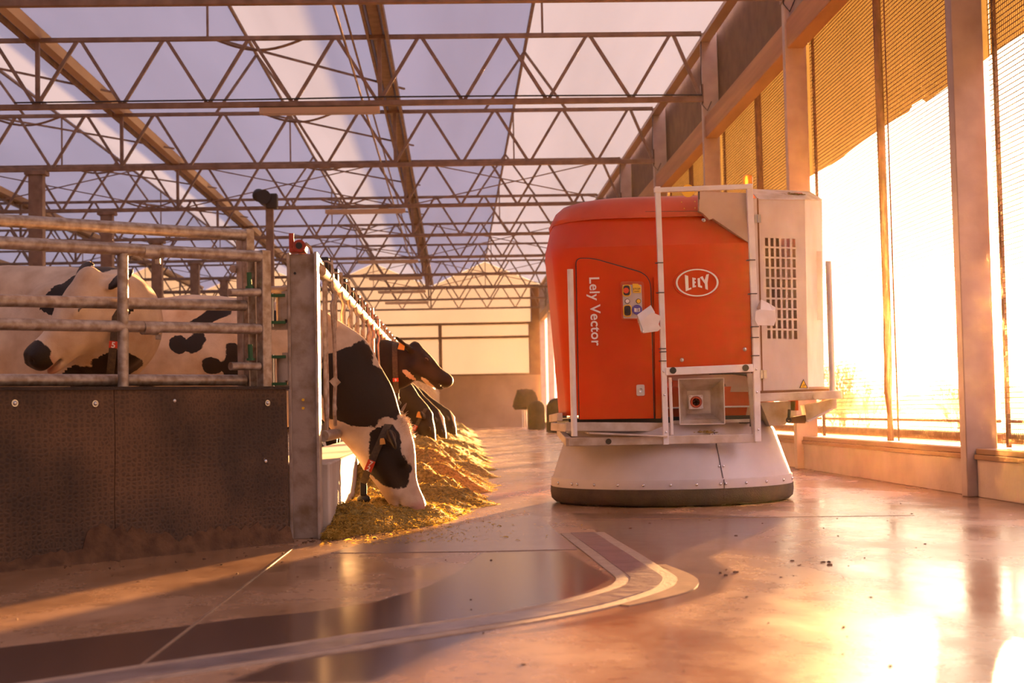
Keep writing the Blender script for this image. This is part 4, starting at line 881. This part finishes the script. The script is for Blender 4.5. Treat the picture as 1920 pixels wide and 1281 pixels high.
# under the cabinet: bracket, arm, chute, ring
MB().prism([(2.095,9.95,0.686), (2.344,9.95,0.692), (2.333,9.95,0.596), (2.265,9.95,0.531), (2.16,9.95,0.519)], (0, .25, 0)).build('chute', 'alu_dirty', rb, smooth=0)
MB().prism([(2.39,9.9,0.661), (2.614,9.9,0.701), (2.615,9.9,0.634), (2.582,9.9,0.628), (2.405,9.9,0.547), (2.4,9.9,0.602)], (0, .12, 0)).build('support_bracket', 'alu_dirty', rb, smooth=0)
MB().bar((2.556,9.8,0.632), (2.385,9.8,0.552), .05, .012).build('bracket_lip', 'alu', rb, smooth=0)
MB().prism([(2.3,9.92,0.579), (2.412,9.92,0.595), (2.399,9.92,0.536), (2.302,9.92,0.538)], (0, .1, 0)).build('arm', 'hose', rb, smooth=0)
MB().tube([(2.286,9.9,0.634), (2.28,9.9,0.561)], .011, 8).ring((2.278,9.89,0.561), (.015, 0, 0), (0, 0, .015), .006, 14, 6).build('link', 'black', rb)
MB().box((2.307,0.707)[0], (2.361,0.632)[0], 9.95, 10.02, (2.334,0.626)[1], (2.337,0.718)[1]).build('red_block', 'red', rb, smooth=0)
MB().lathe((RC[0]+.14, RC[1]+.12, 0), [(.60, .50), (.62, .66), (.64, .66), (.65, .80), (.02, .80)], 64, cap=False).build('mixing_tub', 'redlid', rb, smooth=30)
MB().lathe((RC[0]+.14, RC[1]+.12, 0), [(.655, .655), (.66, .66), (.655, .667)], 64, cap=False).build('tub_trim', 'letter', rb)
MB().prism([(1.437,9.95,0.879), (2.082,9.95,0.889), (2.078,9.95,0.76), (1.856,9.95,0.764), (1.857,9.95,0.819), (1.436,9.95,0.857)], (0, .03, 0)).build('apron', 'tan', rb, smooth=0)
# power inlet set in a square tapered box
o1, o2, o3, o4 = (1.488,9.66,0.853), (1.793,9.66,0.854), (1.792,9.66,0.547), (1.491,9.66,0.55)
i1, i2, i3, i4 = (1.572,9.84,0.775), (1.733,9.84,0.776), (1.732,9.84,0.62), (1.571,9.84,0.619)
b = MB()
for a, b1, c, d_ in ((o1, o2, i2, i1), (o2, o3, i3, i2), (o3, o4, i4, i3), (o4, o1, i1, i4)): b.prism([a, b1, c, d_], (.0, .004, .0))
b.prism([i1, i2, i3, i4], (0, .004, 0)); b.build('inlet_box', 'alu_dirty', rb, smooth=0)
for a, b1 in ((o1, o2), (o2, o3), (o3, o4), (o4, o1)): MB().bar(a, b1, .006, .006).build('inlet_lip', 'alu', rb, smooth=0)
p = (1.625,9.8,0.698)
MB().prism([(p[0]+x, 9.795, p[2]+z) for x, z in rounded([(-.048, .048), (.048, .048), (.048, -.048), (-.048, -.048)], .008)], (0, .03, 0)).build('socket_plate', 'letter', rb, smooth=0, bevel=.003)
MB().lathe((p[0], 9.79, p[2]), [(.026, .0), (.034, 0), (.040, -.006), (.040, .006)], 26, axis='y', cap=False).build('socket_collar', 'socket', rb)
MB().lathe((p[0], 9.792, p[2]), [(.0001, 0), (.027, 0)], 26, axis='y').build('socket_face', 'socket', rb)
b = MB()
for k in range(5): a = 2*PI*k/5+PI/2; b.tube([(p[0]+.016*math.cos(a), 9.787, p[2]+.016*math.sin(a)), (p[0]+.016*math.cos(a), 9.795, p[2]+.016*math.sin(a))], .004, 8)
b.build('socket_pins', 'ink', rb)
for x in (-.04, .04):
    for z in (-.04, .04): MB().ball((p[0]+x, 9.794, p[2]+z), .004, 6, 4).build('screw', 'silver', rb)
MB().tube([(1.722,9.8,0.892), (1.86,9.72,0.887), (1.957,9.7,0.873), (1.984,9.7,0.812), (1.984,9.7,0.668), (1.976,9.7,0.525)], .009, 8).build('cable', 'black', rb)
MB().tube([(1.446,9.72,0.837), (1.435,9.72,0.68), (1.457,9.74,0.571)], .010, 8).build('cable', 'black', rb)
p = (1.654,9.72,0.489); b = MB()
for k in range(80): b.ball((p[0]+rng.normal(0, .04), 9.72+rng.normal(0, .03), p[2]+abs(rng.normal(0, .008))), (abs(rng.normal(.010, .006))+.002, .006, .003), 5, 3)
tag(b.build('feed_residue', 'feed', rb), kind='stuff')
MB().box(1.45, 2.0, 9.72, 10.0, .555, .575).build('lower_deck', 'alu_dirty', rb, smooth=0)
MB().box(1.45, 2.05, 10.05, 10.1, .56, .9).build('back_sheet', 'tan', rb, smooth=0)
# beacon
be = MB().lathe((2.032,9.85,2.176), [(.0001, 0), (.036, 0), (.036, .008), (.0001, .008)], 20).build('beacon_base', 'black', rb)
b = (2.032,9.85,2.184)
MB().lathe(b, [(.0001, .0), (.035, .0), (.034, .055), (.028, .066), (.0001, .067)], 24).build('beacon_lens', 'amber', rb, smooth=40)

# ------------------------------------------------------------------ things at the far end
for (x, y, wd_, h, lab) in ((2.76, 50.3, .62, .98, 'black covered bin by the far columns, smaller one standing in front of the concrete wall'), (2.93, 42.5, .62, 1.0, 'large black covered bin nearest behind the robot')):
    t_ = root('covered_bin', (x, y, 0), lab, 'bin', 'black bins at the far end')
    L = []
    for z, k in ((.02, 1), (.3, 1.02), (.7, .97), (.82, .93), (.92, .75), (h, .45)):
        L.append([(x+wd_*k*.5*math.cos(a)*(1+.06*math.sin(5*a+z*4)), y+.35*k*math.sin(a), z+.03*math.cos(a+1)*(z > .8)) for a in np.linspace(0, 2*PI, 24, endpoint=False)])
    MB().loft(L).build('cover', 'cloth', t_, smooth=50)
    MB().box(x-wd_*.4, x+wd_*.4, y-.3, y+.3, 0, .05).build('base', 'black', t_, smooth=0)
t_ = root('folding_trestle', (2.72, 56.3, 0), 'folded metal stand draped with a bulky black cloth by the concrete end wall', 'stand')
for k in range(6): MB().tube([(2.55+.085*k, 56.2, .0), (2.55+.08*k, 56.35, 1.0)], .016, 6).build('leg', 'silver', t_)
L = []
for i, (z, k) in enumerate(((.78, 1.0), (.90, 1.12), (1.1, 1.05), (1.3, .95), (1.42, .8), (1.46, .3))):
    L.append([(2.68+.42*k*math.cos(a)*(1+.10*math.sin(4*a+i*1.3)), 56.28+.25*k*math.sin(a), z+.07*math.sin(3*a+i)) for a in np.linspace(0, 2*PI, 28, endpoint=False)])
MB().loft(L).build('cloth', 'cloth', t_, smooth=50)

# ------------------------------------------------------------------ cows: one smooth surface each, grown from a blended distance field
def smooth_surface(prims, lo, hi, h):
    lo, hi = V3(lo), V3(hi); n = np.ceil((hi-lo)/h).astype(int)+1
    ax = [lo[i]+h*np.arange(n[i]) for i in range(3)]; D_ = np.full(n, .25, np.float32)
    for kind, par, k in prims:
        if kind == 'cone':
            a, b, ra, rb_ = V3(par[0]), V3(par[1]), par[2], par[3]; sq = par[4] if len(par) > 4 else None
            R_ = max(ra, rb_)*(1.0 if sq is None else max(1, *sq[1:]))+k+.06; pl, ph = np.minimum(a, b)-R_, np.maximum(a, b)+R_
        else:
            c, r, A = V3(par[0]), V3(par[1]), par[2]; R_ = r.max()+k+.06; pl, ph = c-R_, c+R_
        i0 = np.clip(((pl-lo)/h).astype(int), 0, n-1); i1 = np.clip(((ph-lo)/h).astype(int)+1, 1, n)
        if (i1 <= i0).any(): continue
        X, Y, Z = np.meshgrid(ax[0][i0[0]:i1[0]], ax[1][i0[1]:i1[1]], ax[2][i0[2]:i1[2]], indexing='ij')
        P = np.stack([X, Y, Z], -1).astype(np.float32)
        if kind == 'cone':
            ab = b-a; L2 = ab@ab; q_ = P-a
            if sq is not None:      # squash the section along one direction
                sd, f1 = nrm(sq[0]), sq[1]; comp = q_@sd; q_ = q_+(comp*(1/f1-1))[..., None]*sd
                abc = ab@sd; ab2 = ab+sd*abc*(1/f1-1)
            else: ab2 = ab
            t_ = np.clip((q_@ab2)/(ab2@ab2), 0, 1); d = np.linalg.norm(q_-t_[..., None]*ab2, axis=-1)-(ra+(rb_-ra)*t_)
        else:
            q_ = P-c
            if A is not None: q_ = q_@np.array(A, float).T
            k0 = np.linalg.norm(q_/r, axis=-1); k1 = np.linalg.norm(q_/(r*r), axis=-1); d = k0*(k0-1)/np.maximum(k1, 1e-6)
            d = np.where(k0 < 1e-3, -r.min(), d)
        sl_ = (slice(i0[0], i1[0]), slice(i0[1], i1[1]), slice(i0[2], i1[2])); o = D_[sl_]
        if kind == 'cut':
            hh = np.clip(.5-.5*(o+d)/k, 0, 1); D_[sl_] = o*(1-hh)-d*hh+k*hh*(1-hh)
        else:
            hh = np.clip(.5+.5*(o-d)/k, 0, 1); D_[sl_] = o*(1-hh)+d*hh-k*hh*(1-hh)
    v = D_; ins = v < 0; nx, ny, nz = n
    cnt = np.zeros((nx-1, ny-1, nz-1), np.float32); acc = np.zeros((nx-1, ny-1, nz-1, 3), np.float32)
    for dx in (0, 1):
        for dy in (0, 1):
            for dz in (0, 1):
                for axx, dd in enumerate(((1, 0, 0), (0, 1, 0), (0, 0, 1))):
                    if (dx, dy, dz)[axx]: continue
                    a = v[dx:nx-1+dx, dy:ny-1+dy, dz:nz-1+dz]; b = v[dx+dd[0]:nx-1+dx+dd[0], dy+dd[1]:ny-1+dy+dd[1], dz+dd[2]:nz-1+dz+dd[2]]
                    cr_ = (a < 0) != (b < 0); t_ = np.where(cr_, a/np.where(cr_, a-b, 1), 0)
                    pos = np.zeros(cr_.shape+(3,), np.float32); pos[..., 0] = dx; pos[..., 1] = dy; pos[..., 2] = dz; pos[..., axx] += t_
                    acc += pos*cr_[..., None]; cnt += cr_
    act = cnt > 0; idx = -np.ones(cnt.shape, int); idx[act] = np.arange(act.sum())
    I = np.argwhere(act); V = (I+acc[act]/cnt[act][:, None])*h+lo; F = []
    for axx in range(3):
        o1, o2 = [(1, 2), (2, 0), (0, 1)][axx]
        a = ins; sl0 = [slice(1, -1)]*3; sl0[axx] = slice(0, -1); sl1 = [slice(1, -1)]*3; sl1[axx] = slice(1, None)
        A_, B_ = a[tuple(sl0)], a[tuple(sl1)]; E_ = np.argwhere(A_ != B_); off = np.ones(3, int); off[axx] = 0; E0 = E_+off
        if not len(E0): continue
        e1 = np.zeros(3, int); e1[o1] = 1; e2 = np.zeros(3, int); e2[o2] = 1
        def g(q_): return idx[q_[:, 0], q_[:, 1], q_[:, 2]]
        q4 = np.stack([g(E0-e1-e2), g(E0-e2), g(E0), g(E0-e1)], -1)
        fl = ~A_[tuple(E_.T)]; q4[fl] = q4[fl][:, ::-1]; F.append(q4)
    F = np.concatenate(F); F = F[(F >= 0).all(1)]
    return V, F

def cow(label, base, heading, head, hf, hu, neck, coat, scale=1.0, h=.0125, ears=None, nk=(.27, .17), mouth=0, hs=1.0):
    """base: point on the floor under the breast; heading: body direction; head: poll; hf, hu: head forward and forehead-side directions; neck: points from withers to poll."""
    b = V3(base); bx = nrm((heading[0], heading[1], 0)); by = np.array([-bx[1], bx[0], 0]); bz = V3((0, 0, 1)); S_ = scale
    B = lambda x, y, z: b+S_*(bx*x+by*y+bz*z); RB = np.array([bx, by, bz])
    f = nrm(hf); u = V3(hu); u = nrm(u-f*(u@f)); s = np.cross(f, u); HP = V3(head); RH = np.array([f, u, s])
    HS = S_*hs; Hh = lambda a, c, d=0: HP+HS*(f*a+u*c+s*d)
    pr = []
    E_ = lambda c, r, k=.08: pr.append(('ell', (B(*c), V3(r)*S_, RB), k*S_))
    C_ = lambda a, c, ra, rc, k=.06: pr.append(('cone', (B(*a), B(*c), ra*S_, rc*S_), k*S_))
    E_((-.90, 0, .97), (.64, .36, .36)); E_((-.28, 0, .98), (.36, .26, .36), .12)
    C_((-.22, 0, 1.22), (-.6, 0, 1.27), .12, .12, .12); C_((-.45, 0, 1.26), (-1.35, 0, 1.285), .11, .13, .14)
    E_((-1.42, 0, 1.12), (.27, .26, .26), .1)
    for q_ in (-1, 1):
        E_((-1.30, q_*.24, 1.30), (.07, .05, .05), .08); E_((-1.64, q_*.11, 1.24), (.05, .04, .05), .07)
        E_((-1.44, q_*.17, .86), (.25, .12, .34), .1); E_((-.24, q_*.19, .98), (.17, .09, .30), .1)
        C_((-.20, q_*.18, .80), (-.20, q_*.17, .42), .085, .055); C_((-.20, q_*.17, .42), (-.20, q_*.17, .12), .046, .040, .03); C_((-.19, q_*.17, .10), (-.15, q_*.17, .045), .045, .05, .02)
        C_((-1.44, q_*.18, .70), (-1.62, q_*.18, .50), .11, .062); C_((-1.62, q_*.18, .50), (-1.57, q_*.18, .12), .048, .042, .03); C_((-1.57, q_*.18, .10), (-1.52, q_*.18, .045), .045, .05, .02)
    E_((-1.22, 0, .62), (.22, .17, .14), .06); C_((-1.70, 0, 1.24), (-1.78, 0, .50), .035, .022, .04)
    E_((-.08, 0, .74), (.16, .10, .16), .1)
    m = len(neck)
    for i in range(m-1):
        r0 = nk[0]+(nk[1]-nk[0])*i/(m-1); r1 = nk[0]+(nk[1]-nk[0])*(i+1)/(m-1)
        nd = nrm(V3(neck[i+1])-V3(neck[i])); sd = np.cross(nd, u); sd = s if np.linalg.norm(sd) < .2 else nrm(sd); lat = by if i < (m-1)/2 else s
        pr.append(('cone', (V3(neck[i]), V3(neck[i+1]), r0*S_, r1*S_, (lat, .58, 1)), .10*S_))
    H_ = lambda a, c, d, r, k=.04: pr.append(('ell', (Hh(a, c, d), V3(r)*HS, RH), k*HS))
    K_ = lambda a, c, ra, rc, k=.035, sq=None: pr.append(('cone', (Hh(*a), Hh(*c), ra*HS, rc*HS)+((sq,) if sq else ()), k*HS))
    H_(.08, -.065, 0, (.12, .085, .100), .05)                    # cranium
    H_(.17, -.075, 0, (.13, .075, .098), .05)                    # brow
    K_((.20, -.085, 0), (.44, -.085, 0), .072, .052, .05)        # nasal bridge
    for q_ in (-1, 1):
        K_((.13, -.175, q_*.045), (.34, -.155, q_*.032), .086, .052, .05)      # cheek and jaw
        H_(.185, -.045, q_*.088, (.042, .028, .022), .025)       # eye socket rim
        H_(.470, -.075, q_*.035, (.048, .042, .036), .03)        # nostril bulge
        pr.append(('cut', (Hh(.505, -.058, q_*.040), V3((.018, .014, .012))*HS, RH), .01*HS))
    H_(.44, -.105, 0, (.074, .074, .072), .04)                    # muzzle
    K_((.16, -.225, 0), (.40, -.178, 0), .042, .036, .045)       # lower jaw
    H_(.425, -.175, 0, (.050, .028, .045), .025)                 # chin
    pr.append(('cut', (Hh(.46, -.158, 0), V3((.070, .006+mouth, .080))*HS, RH), .012*HS))
    if mouth: H_(.43, -.17-mouth, 0, (.055, .022, .04), .02)
    H_(.015, -.005, 0, (.05, .04, .055), .04)                    # poll
    for q_, e in zip((-1, 1), ears or ((-.10, -.02), (-.10, -.02))):
        a0 = Hh(.03, -.07, q_*.075); tip = Hh(.03+e[0], -.07+e[1], q_*.235); d_ = nrm(tip-a0); n2 = nrm(np.cross(d_, nrm(np.cross(f, d_)))); w2 = np.cross(d_, n2)
        pr.append(('cone', (a0, a0+(tip-a0)*.35, .026*HS, .028*HS), .02*HS))
        pr.append(('ell', (a0+(tip-a0)*.62, V3((.095, .058, .0160))*HS, np.array([d_, n2, w2])), .018*HS))
    allp = [p for k, pp, _ in pr for p in ((pp[0], pp[1]) if k == 'cone' else (pp[0],))]
    rr = [max(pp[2], pp[3]) if k == 'cone' else float(np.max(pp[1])) for k, pp, _ in pr for _q in range(2 if k == 'cone' else 1)]
    lo = np.min([V3(p)-r_ for p, r_ in zip(allp, rr)], 0)-.05; hi = np.max([V3(p)+r_ for p, r_ in zip(allp, rr)], 0)+.05
    V, F = smooth_surface(pr, lo, hi, h)
    V[:, 2] = np.maximum(V[:, 2], .002)
    rt_ = root('cow', (b[0], b[1], 0), label, 'cow', 'black and white cows in the stalls')
    me = bpy.data.meshes.new('body'); me.from_pydata((V-ORG[rt_.name]).tolist(), [], F.tolist())
    hd = (V-HP)/HS; hl = np.stack([hd@f, hd@u, hd@s], -1); bl = (V-b)/S_; bl = np.stack([bl@bx, bl@by, bl[:, 2]], -1)
    cv = coat(V, bl, hl).astype(np.float32)
    inh = (hl[:, 0] > .42) & (hl[:, 0] < .6) & (np.abs(hl[:, 1]) < .3) & (np.abs(hl[:, 2]) < .15)
    pk = np.where(inh, np.clip((hl[:, 0]-.42)/.05, 0, 1), 0).astype(np.float32)*.8
    me.attributes.new('coat', 'FLOAT', 'POINT').data.foreach_set('value', cv); me.attributes.new('pink', 'FLOAT', 'POINT').data.foreach_set('value', pk)
    link('body', me, 'hide', rt_, smooth=0); me.polygons.foreach_set('use_smooth', [True]*len(me.polygons))
    for q_ in (-1, 1):
        MB().ball(Hh(.187, -.050, q_*.0935), (.019*HS, .016*HS, .013*HS), 14, 8, ax=RH).build('eye', 'eye', rt_)
        lid_ = MB().tube([Hh(.163, -.052, q_*.101), Hh(.175, -.034, q_*.108), Hh(.193, -.033, q_*.107), Hh(.208, -.046, q_*.100)], .005*S_, 6); lid_.build('eyelid', 'tuft', rt_)
    rt_['_d'] = 0; del rt_['_d']
    return rt_, Hh, f, u, s
def ear_tag(rt_, p, n_, up_, sz=.055):
    p, n_, up_ = V3(p), nrm(n_), nrm(up_); x = nrm(np.cross(n_, up_)); up_ = np.cross(x, n_)
    MB().prism([p+x*a*sz+up_*c*sz for a, c in ((-.3, .5), (.3, .5), (.45, .1), (.5, -.6), (-.5, -.6), (-.45, .1))], n_*.003).build('ear_tag', 'tag', rt_, smooth=0)
def collar(rt_, c, u_, v_, a, b_, digits, tdir, wd=.042, flip=1, tq=0.0, bellq=None, tr=1):
    """webbing band: ellipse c + a u + b v; number plate where tdir points; round weight at angle bellq"""
    c, u_, v_ = V3(c), nrm(u_), V3(v_); v_ = nrm(v_-u_*(v_@u_)); w_ = np.cross(u_, v_); loops = []
    for k in range(41):
        t_ = 2*PI*k/40; d = u_*math.cos(t_)*a+v_*math.sin(t_)*b_; n2 = nrm(u_*math.cos(t_)/a+v_*math.sin(t_)/b_); p = c+d
        loops.append([p-w_*wd/2, p+w_*wd/2, p+w_*wd/2+n2*.005, p-w_*wd/2+n2*.005])
    cb = MB().loft(loops, cap=False).build('collar', 'collar', rt_, smooth=40)
    n2 = nrm(u_*math.cos(tq)/a+v_*math.sin(tq)/b_); tg = nrm(-u_*math.sin(tq)*a+v_*math.cos(tq)*b_); p = c+u_*math.cos(tq)*a+v_*math.sin(tq)*b_+n2*.006
    # plate faces n2, its width across the webbing
    L = .036*len(digits)
    ww = w_*flip; up_ = tg if tr == 0 else -tg
    plate = MB().prism([p+ww*x*wd*.55+tg*y*L/2 for x, y in ((-1, -1), (1, -1), (1, 1), (-1, 1))], n2*.006).build('number_plate', 'tagred', cb, smooth=0)
    for i, dgt in enumerate(digits):
        cu = bpy.data.curves.new('t', 'FONT'); cu.body = dgt; cu.size = .042; cu.align_x = 'CENTER'; cu.extrude = .001; cu.offset = .001
        o = bpy.data.objects.new('t', cu); COL.objects.link(o); bpy.context.view_layer.update()
        me = bpy.data.meshes.new_from_object(o.evaluated_get(bpy.context.evaluated_depsgraph_get())); bpy.data.objects.remove(o)
        v = np.empty(len(me.vertices)*3); me.vertices.foreach_get('co', v); v = v.reshape(-1, 3)
        R_ = nrm(np.cross(up_, n2)); cpos = p+n2*.008+up_*((len(digits)-1)/2-i)*.036-up_*.015
        out = cpos+v[:, :1]*R_+v[:, 1:2]*up_+v[:, 2:3]*n2-ORG[rt_.name]; me.vertices.foreach_set('co', out.ravel()); me.update(); me.materials.clear()
        link('number', me, 'letter', cb, smooth=0)
    if bellq is not None:
        n3 = nrm(u_*math.cos(bellq)/a+v_*math.sin(bellq)/b_); q_ = c+u_*math.cos(bellq)*a+v_*math.sin(bellq)*b_
        MB().box(q_[0]-.02, q_[0]+.02, q_[1]-.022, q_[1]+.022, q_[2]-.075, q_[2]+.005).build('collar_buckle', 'black', cb, bevel=.004)
        MB().ball(q_+V3((0, 0, -.10)), (.042, .032, .030), 18, 10).build('transponder', 'black', cb)
    return cb

def blob(P, c, r): return 1-np.sqrt((((P-V3(c))/V3(r))**2).sum(1))
def mx(*a): return np.max(np.stack(a), 0)
def wob(P, k=1.0, a=.1): return a*(np.sin(P[:, 0]*13*k+1)*np.sin(P[:, 1]*11*k+2)+np.sin(P[:, 2]*17*k+P[:, 0]*9*k))

# nearest feeding cow: white body with black patches, black neck, white face with a black eye patch
def coat72(V, bl, hl):
    x, z = V[:, 0], V[:, 2]
    t2 = bl.copy(); t2[:, 2] -= (bl[:, 0]+.45)*.35
    body = mx(blob(bl, (-.63, -.3, 1.105), (.050, .5, .055)), blob(bl, (-.535, -.3, 1.11), (.060, .5, .058)), blob(t2, (-.45, -.3, 1.27), (.13, .5, .045)), blob(bl, (-.44, -.3, .965), (.060, .5, .052)),
              blob(bl, (-.29, -.3, .99), (.075, .5, .11)), blob(bl, (-.06, -.3, 1.25), (.07, .3, .07)), blob(bl, (-.75, -.3, .78), (.22, .5, .07)), blob(bl, (-1.5, .2, 1.0), (.2, .3, .3)), blob(bl, (-.35, -.3, .76), (.12, .5, .05)))*.07+wob(V, 2.2, .010)
    # neck patch: black between the white crest patch and the white throat, in world x-z
    nk_ = mx(blob(np.stack([x, z], 1), (-.66, .86), (.185, .265)), blob(np.stack([x, z], 1), (-.50, .77), (.17, .20)))*.18+wob(V, 2, .012)
    nk_ = np.minimum(nk_, 1.07-z+.4*(x+.66)+wob(V, 2, .01)); nk_ = np.minimum(nk_, (z-.60)*.8+(x+.55)*.05+wob(V, 1.6, .02))
    isn = (bl[:, 0] > .16) & (hl[:, 0] < .08)
    cv = np.where(isn, nk_, body)
    face = blob(hl, (.175, -.125, 0), (.165, .120, .3))*.12+wob(V, 2.2, .006)
    face = mx(face, blob(hl, (.05, -.10, 0), (.10, .09, .3))*.10)
    blaze = (hl[:, 1]+.030-.012*np.sin(hl[:, 0]*30))       # forehead side stays white
    face = np.minimum(face, -blaze*.9)
    ear = (np.abs(hl[:, 2]) > .122) & (np.abs(hl[:, 2]) < .32) & (np.abs(hl[:, 0]) < .13)
    cv = np.where(hl[:, 0] > -.02, np.where(np.abs(hl[:, 1]+.1) < .25, face, cv), cv)
    return np.where(ear & (np.abs(hl[:, 0]) < .2) & (np.abs(hl[:, 1]+.1) < .2), .05, cv)
hp = V3((-0.344,8.98,0.593))
rt_, Hh, f, u, s = cow('black and white cow feeding head down through the nearest headlocks, red collar plate 72', (-1.02, 9.0, 0), (1, 0), hp, (.33, -.05, -.94), (.94, -.06, .33),
    [(-1.2, 9.0, 1.06), (-.95, 9.0, 1.04), (-.75, 8.99, .94), (-.61, 8.98, .74), (-0.445,8.98,0.445)], coat72, ears=((-.10, -.03), (.06, .02)), nk=(.31, .175), h=.0105, hs=1.09)
ear_tag(rt_, Hh(.06, -.11, .19), (0.05, -1, .1), (-.1, 0, 1), .034)
collar(rt_, (-.488, 8.98, .445), nrm(V3((-0.406,8.98,0.582))-V3((-0.553,8.98,0.257))), (0, -1, 0), .225, .142, '72', None, tq=2.05, tr=1, bellq=PI, flip=1)
MB().tube([Hh(.03, -.07, -.10), Hh(-.01, -.055, -.15), Hh(-.05, -.02, -.17), Hh(-.10, .035, -.18), Hh(-.115, .055, -.18)], [.012, .015, .013, .009, .003], 8).build('horn_stub', 'tuft', rt_)
b = MB(); hr = np.random.default_rng(2)
for k in range(420):
    a_, c_, d_ = hr.normal(.02, .03), .03+hr.normal(0, .006), hr.normal(0, .04); p = Hh(a_, c_-abs(d_)*.2, d_); l_ = hr.uniform(.015, .04)
    dr = nrm(u*hr.uniform(.5, 1)+f*hr.normal(.1, .6)+s*hr.normal(0, .5)); q_ = p+dr*l_*.6; b.tube([p-dr*.01, q_, q_+nrm(dr+f*hr.normal(.5, .6))*l_*.5], [.0012, .0010, .0004], 3, cap=False)
tag(b.build('forelock', 'hair', rt_), kind='stuff')

# second cow: all black, head up, looking across the alley
def coat9(V, bl, hl):
    cv = np.full(len(V), .1); th = blob(hl, (.13, -.262, 0), (.09, .03, .2))*.1; ch = blob(hl, (.32, -.215, 0), (.09, .022, .2))*.1
    return np.where(mx(th, ch)+wob(V, 3, .004) > 0, -.05, cv)
hp = V3((-0.39,14,1.324))
rt_, Hh, f, u, s = cow('black cow with raised head looking across the alley, red collar plate 9', (-1.0, 14.1, 0), (1, 0), hp, (.74, -.04, -.60), (.60, -.03, .74),
    [(-1.2, 14.1, 1.05), (-.9, 14.08, 1.08), (-.68, 14.04, 1.12), (-0.547,14,1.111)], coat9, ears=((-.16, .0), (-.20, .02)), nk=(.30, .20), h=.016)
ear_tag(rt_, Hh(-.075, -.085, .185), (.1, -1, 0), (.2, 0, 1), .065)
collar(rt_, V3((-0.578,14,1.101)), (-.02, 0, 1), (0, -1, 0), .24, .16, '9', None, tq=PI*.66, tr=1, bellq=PI, wd=.05)
for (y, dz, nm, dx, lab) in ((18.4, .0, 'C', 0, 'black cow feeding head down behind the raised black head'), (21.3, -.02, 'D', .02, 'black feeding cow, its forehead showing just beyond the third head of the row'), (27.2, -.03, 'E', 0, 'farthest feeding cow of the head row, only an ear and face line showing')):
    def coatc(V, bl, hl, nm=nm):
        cv = np.full(len(V), .1)
        if nm != 'C': cv = np.minimum(cv, .03-(hl[:, 1]+.03)); 
        return cv
    P0 = V3({'C': (-0.345,18.4,0.658), 'D': (-0.229,21.3,0.591), 'E': (-0.083,27.2,0.578)}[nm])
    rt_, Hh, f, u, s = cow(lab, (-1.0, y, 0), (1, 0), P0, (.30, -.02, -.95), (.95, -.1, .30),
        [(-1.2, y, 1.04), (-.95, y, 1.0), (-.75, y, .90), tuple(P0+V3((-.15, 0, -.0)))], coatc, nk=(.29, .165), h=.02, ears=((-.12, 0), (-.05, 0)))
    if nm == 'C': collar(rt_, P0+V3((-.13, 0, -.09)), (.50, 0, .86), (0, -1, 0), .20, .13, '28', None, tq=2.1, tr=1, bellq=PI); ear_tag(rt_, Hh(-.02, -.10, .20), (.1, -1, 0), (.2, 0, 1), .07)

# cow behind the gate, head turned back to its right, mouth slightly open
def coat5(V, bl, hl):
    cv = mx(blob(bl, (.05, -.2, .78), (.14, .16, .40)), blob(bl, (-1.5, .3, .7), (.2, .2, .2)))*.12+wob(V, 1.5, .03)
    hd_ = mx(blob(hl, (.26, -.05, .06), (.015, .05, .05)), blob(hl, (.35, -.16, .06), (.03, .02, .04)))*.03
    mz = np.minimum((hl[:, 0]-.435)+.25*(hl[:, 1]+.10)+wob(V, 4, .012), hl[:, 1]+.135)
    ear = blob(hl, (-.07, -.02, .0), (.10, .06, 1.0))*.0
    cv = np.where((hl[:, 0] > .04) & (hl[:, 0] < .6) & (np.abs(hl[:, 1]+.1) < .2) & (np.abs(hl[:, 2]) < .14), mx(hd_, mz), cv)
    return np.where((np.abs(hl[:, 2]) > .15) & (np.abs(hl[:, 2]) < .30) & (np.abs(hl[:, 0]) < .22) & (np.abs(hl[:, 1]+.06) < .17), .03, cv)
hp = V3((-1.906,7.62,1.427))
rt_, Hh, f, u, s = cow('white cow behind the gate, head turned aside, mouth open, red collar plate 5', (-1.86, 8.02, 0), (.97, -.25), hp, (-.54, -.34, -.76), (-.42, -.58, .70),
    [(-2.1, 8.10, 1.16), (-1.90, 7.98, 1.18), (-1.84, 7.82, 1.17), (-1.796,7.72,1.214)], coat5, scale=1.08, ears=((-.10, .02), (-.12, .0)), nk=(.30, .20), h=.0125, mouth=.012)
collar(rt_, V3((-1.806,7.75,1.137)), (.10, 0, .99), (.25, -.97, 0), .27, .175, '5', None, tq=PI*.60, tr=1, wd=.04)
# large white cow farther left, its back forming the hump above the top rails
def coat_b(V, bl, hl):
    return mx(blob(bl, (-.5, -.3, 1.2), (.25, .3, .12)))*.03-.045+wob(V, 2.3, .03)
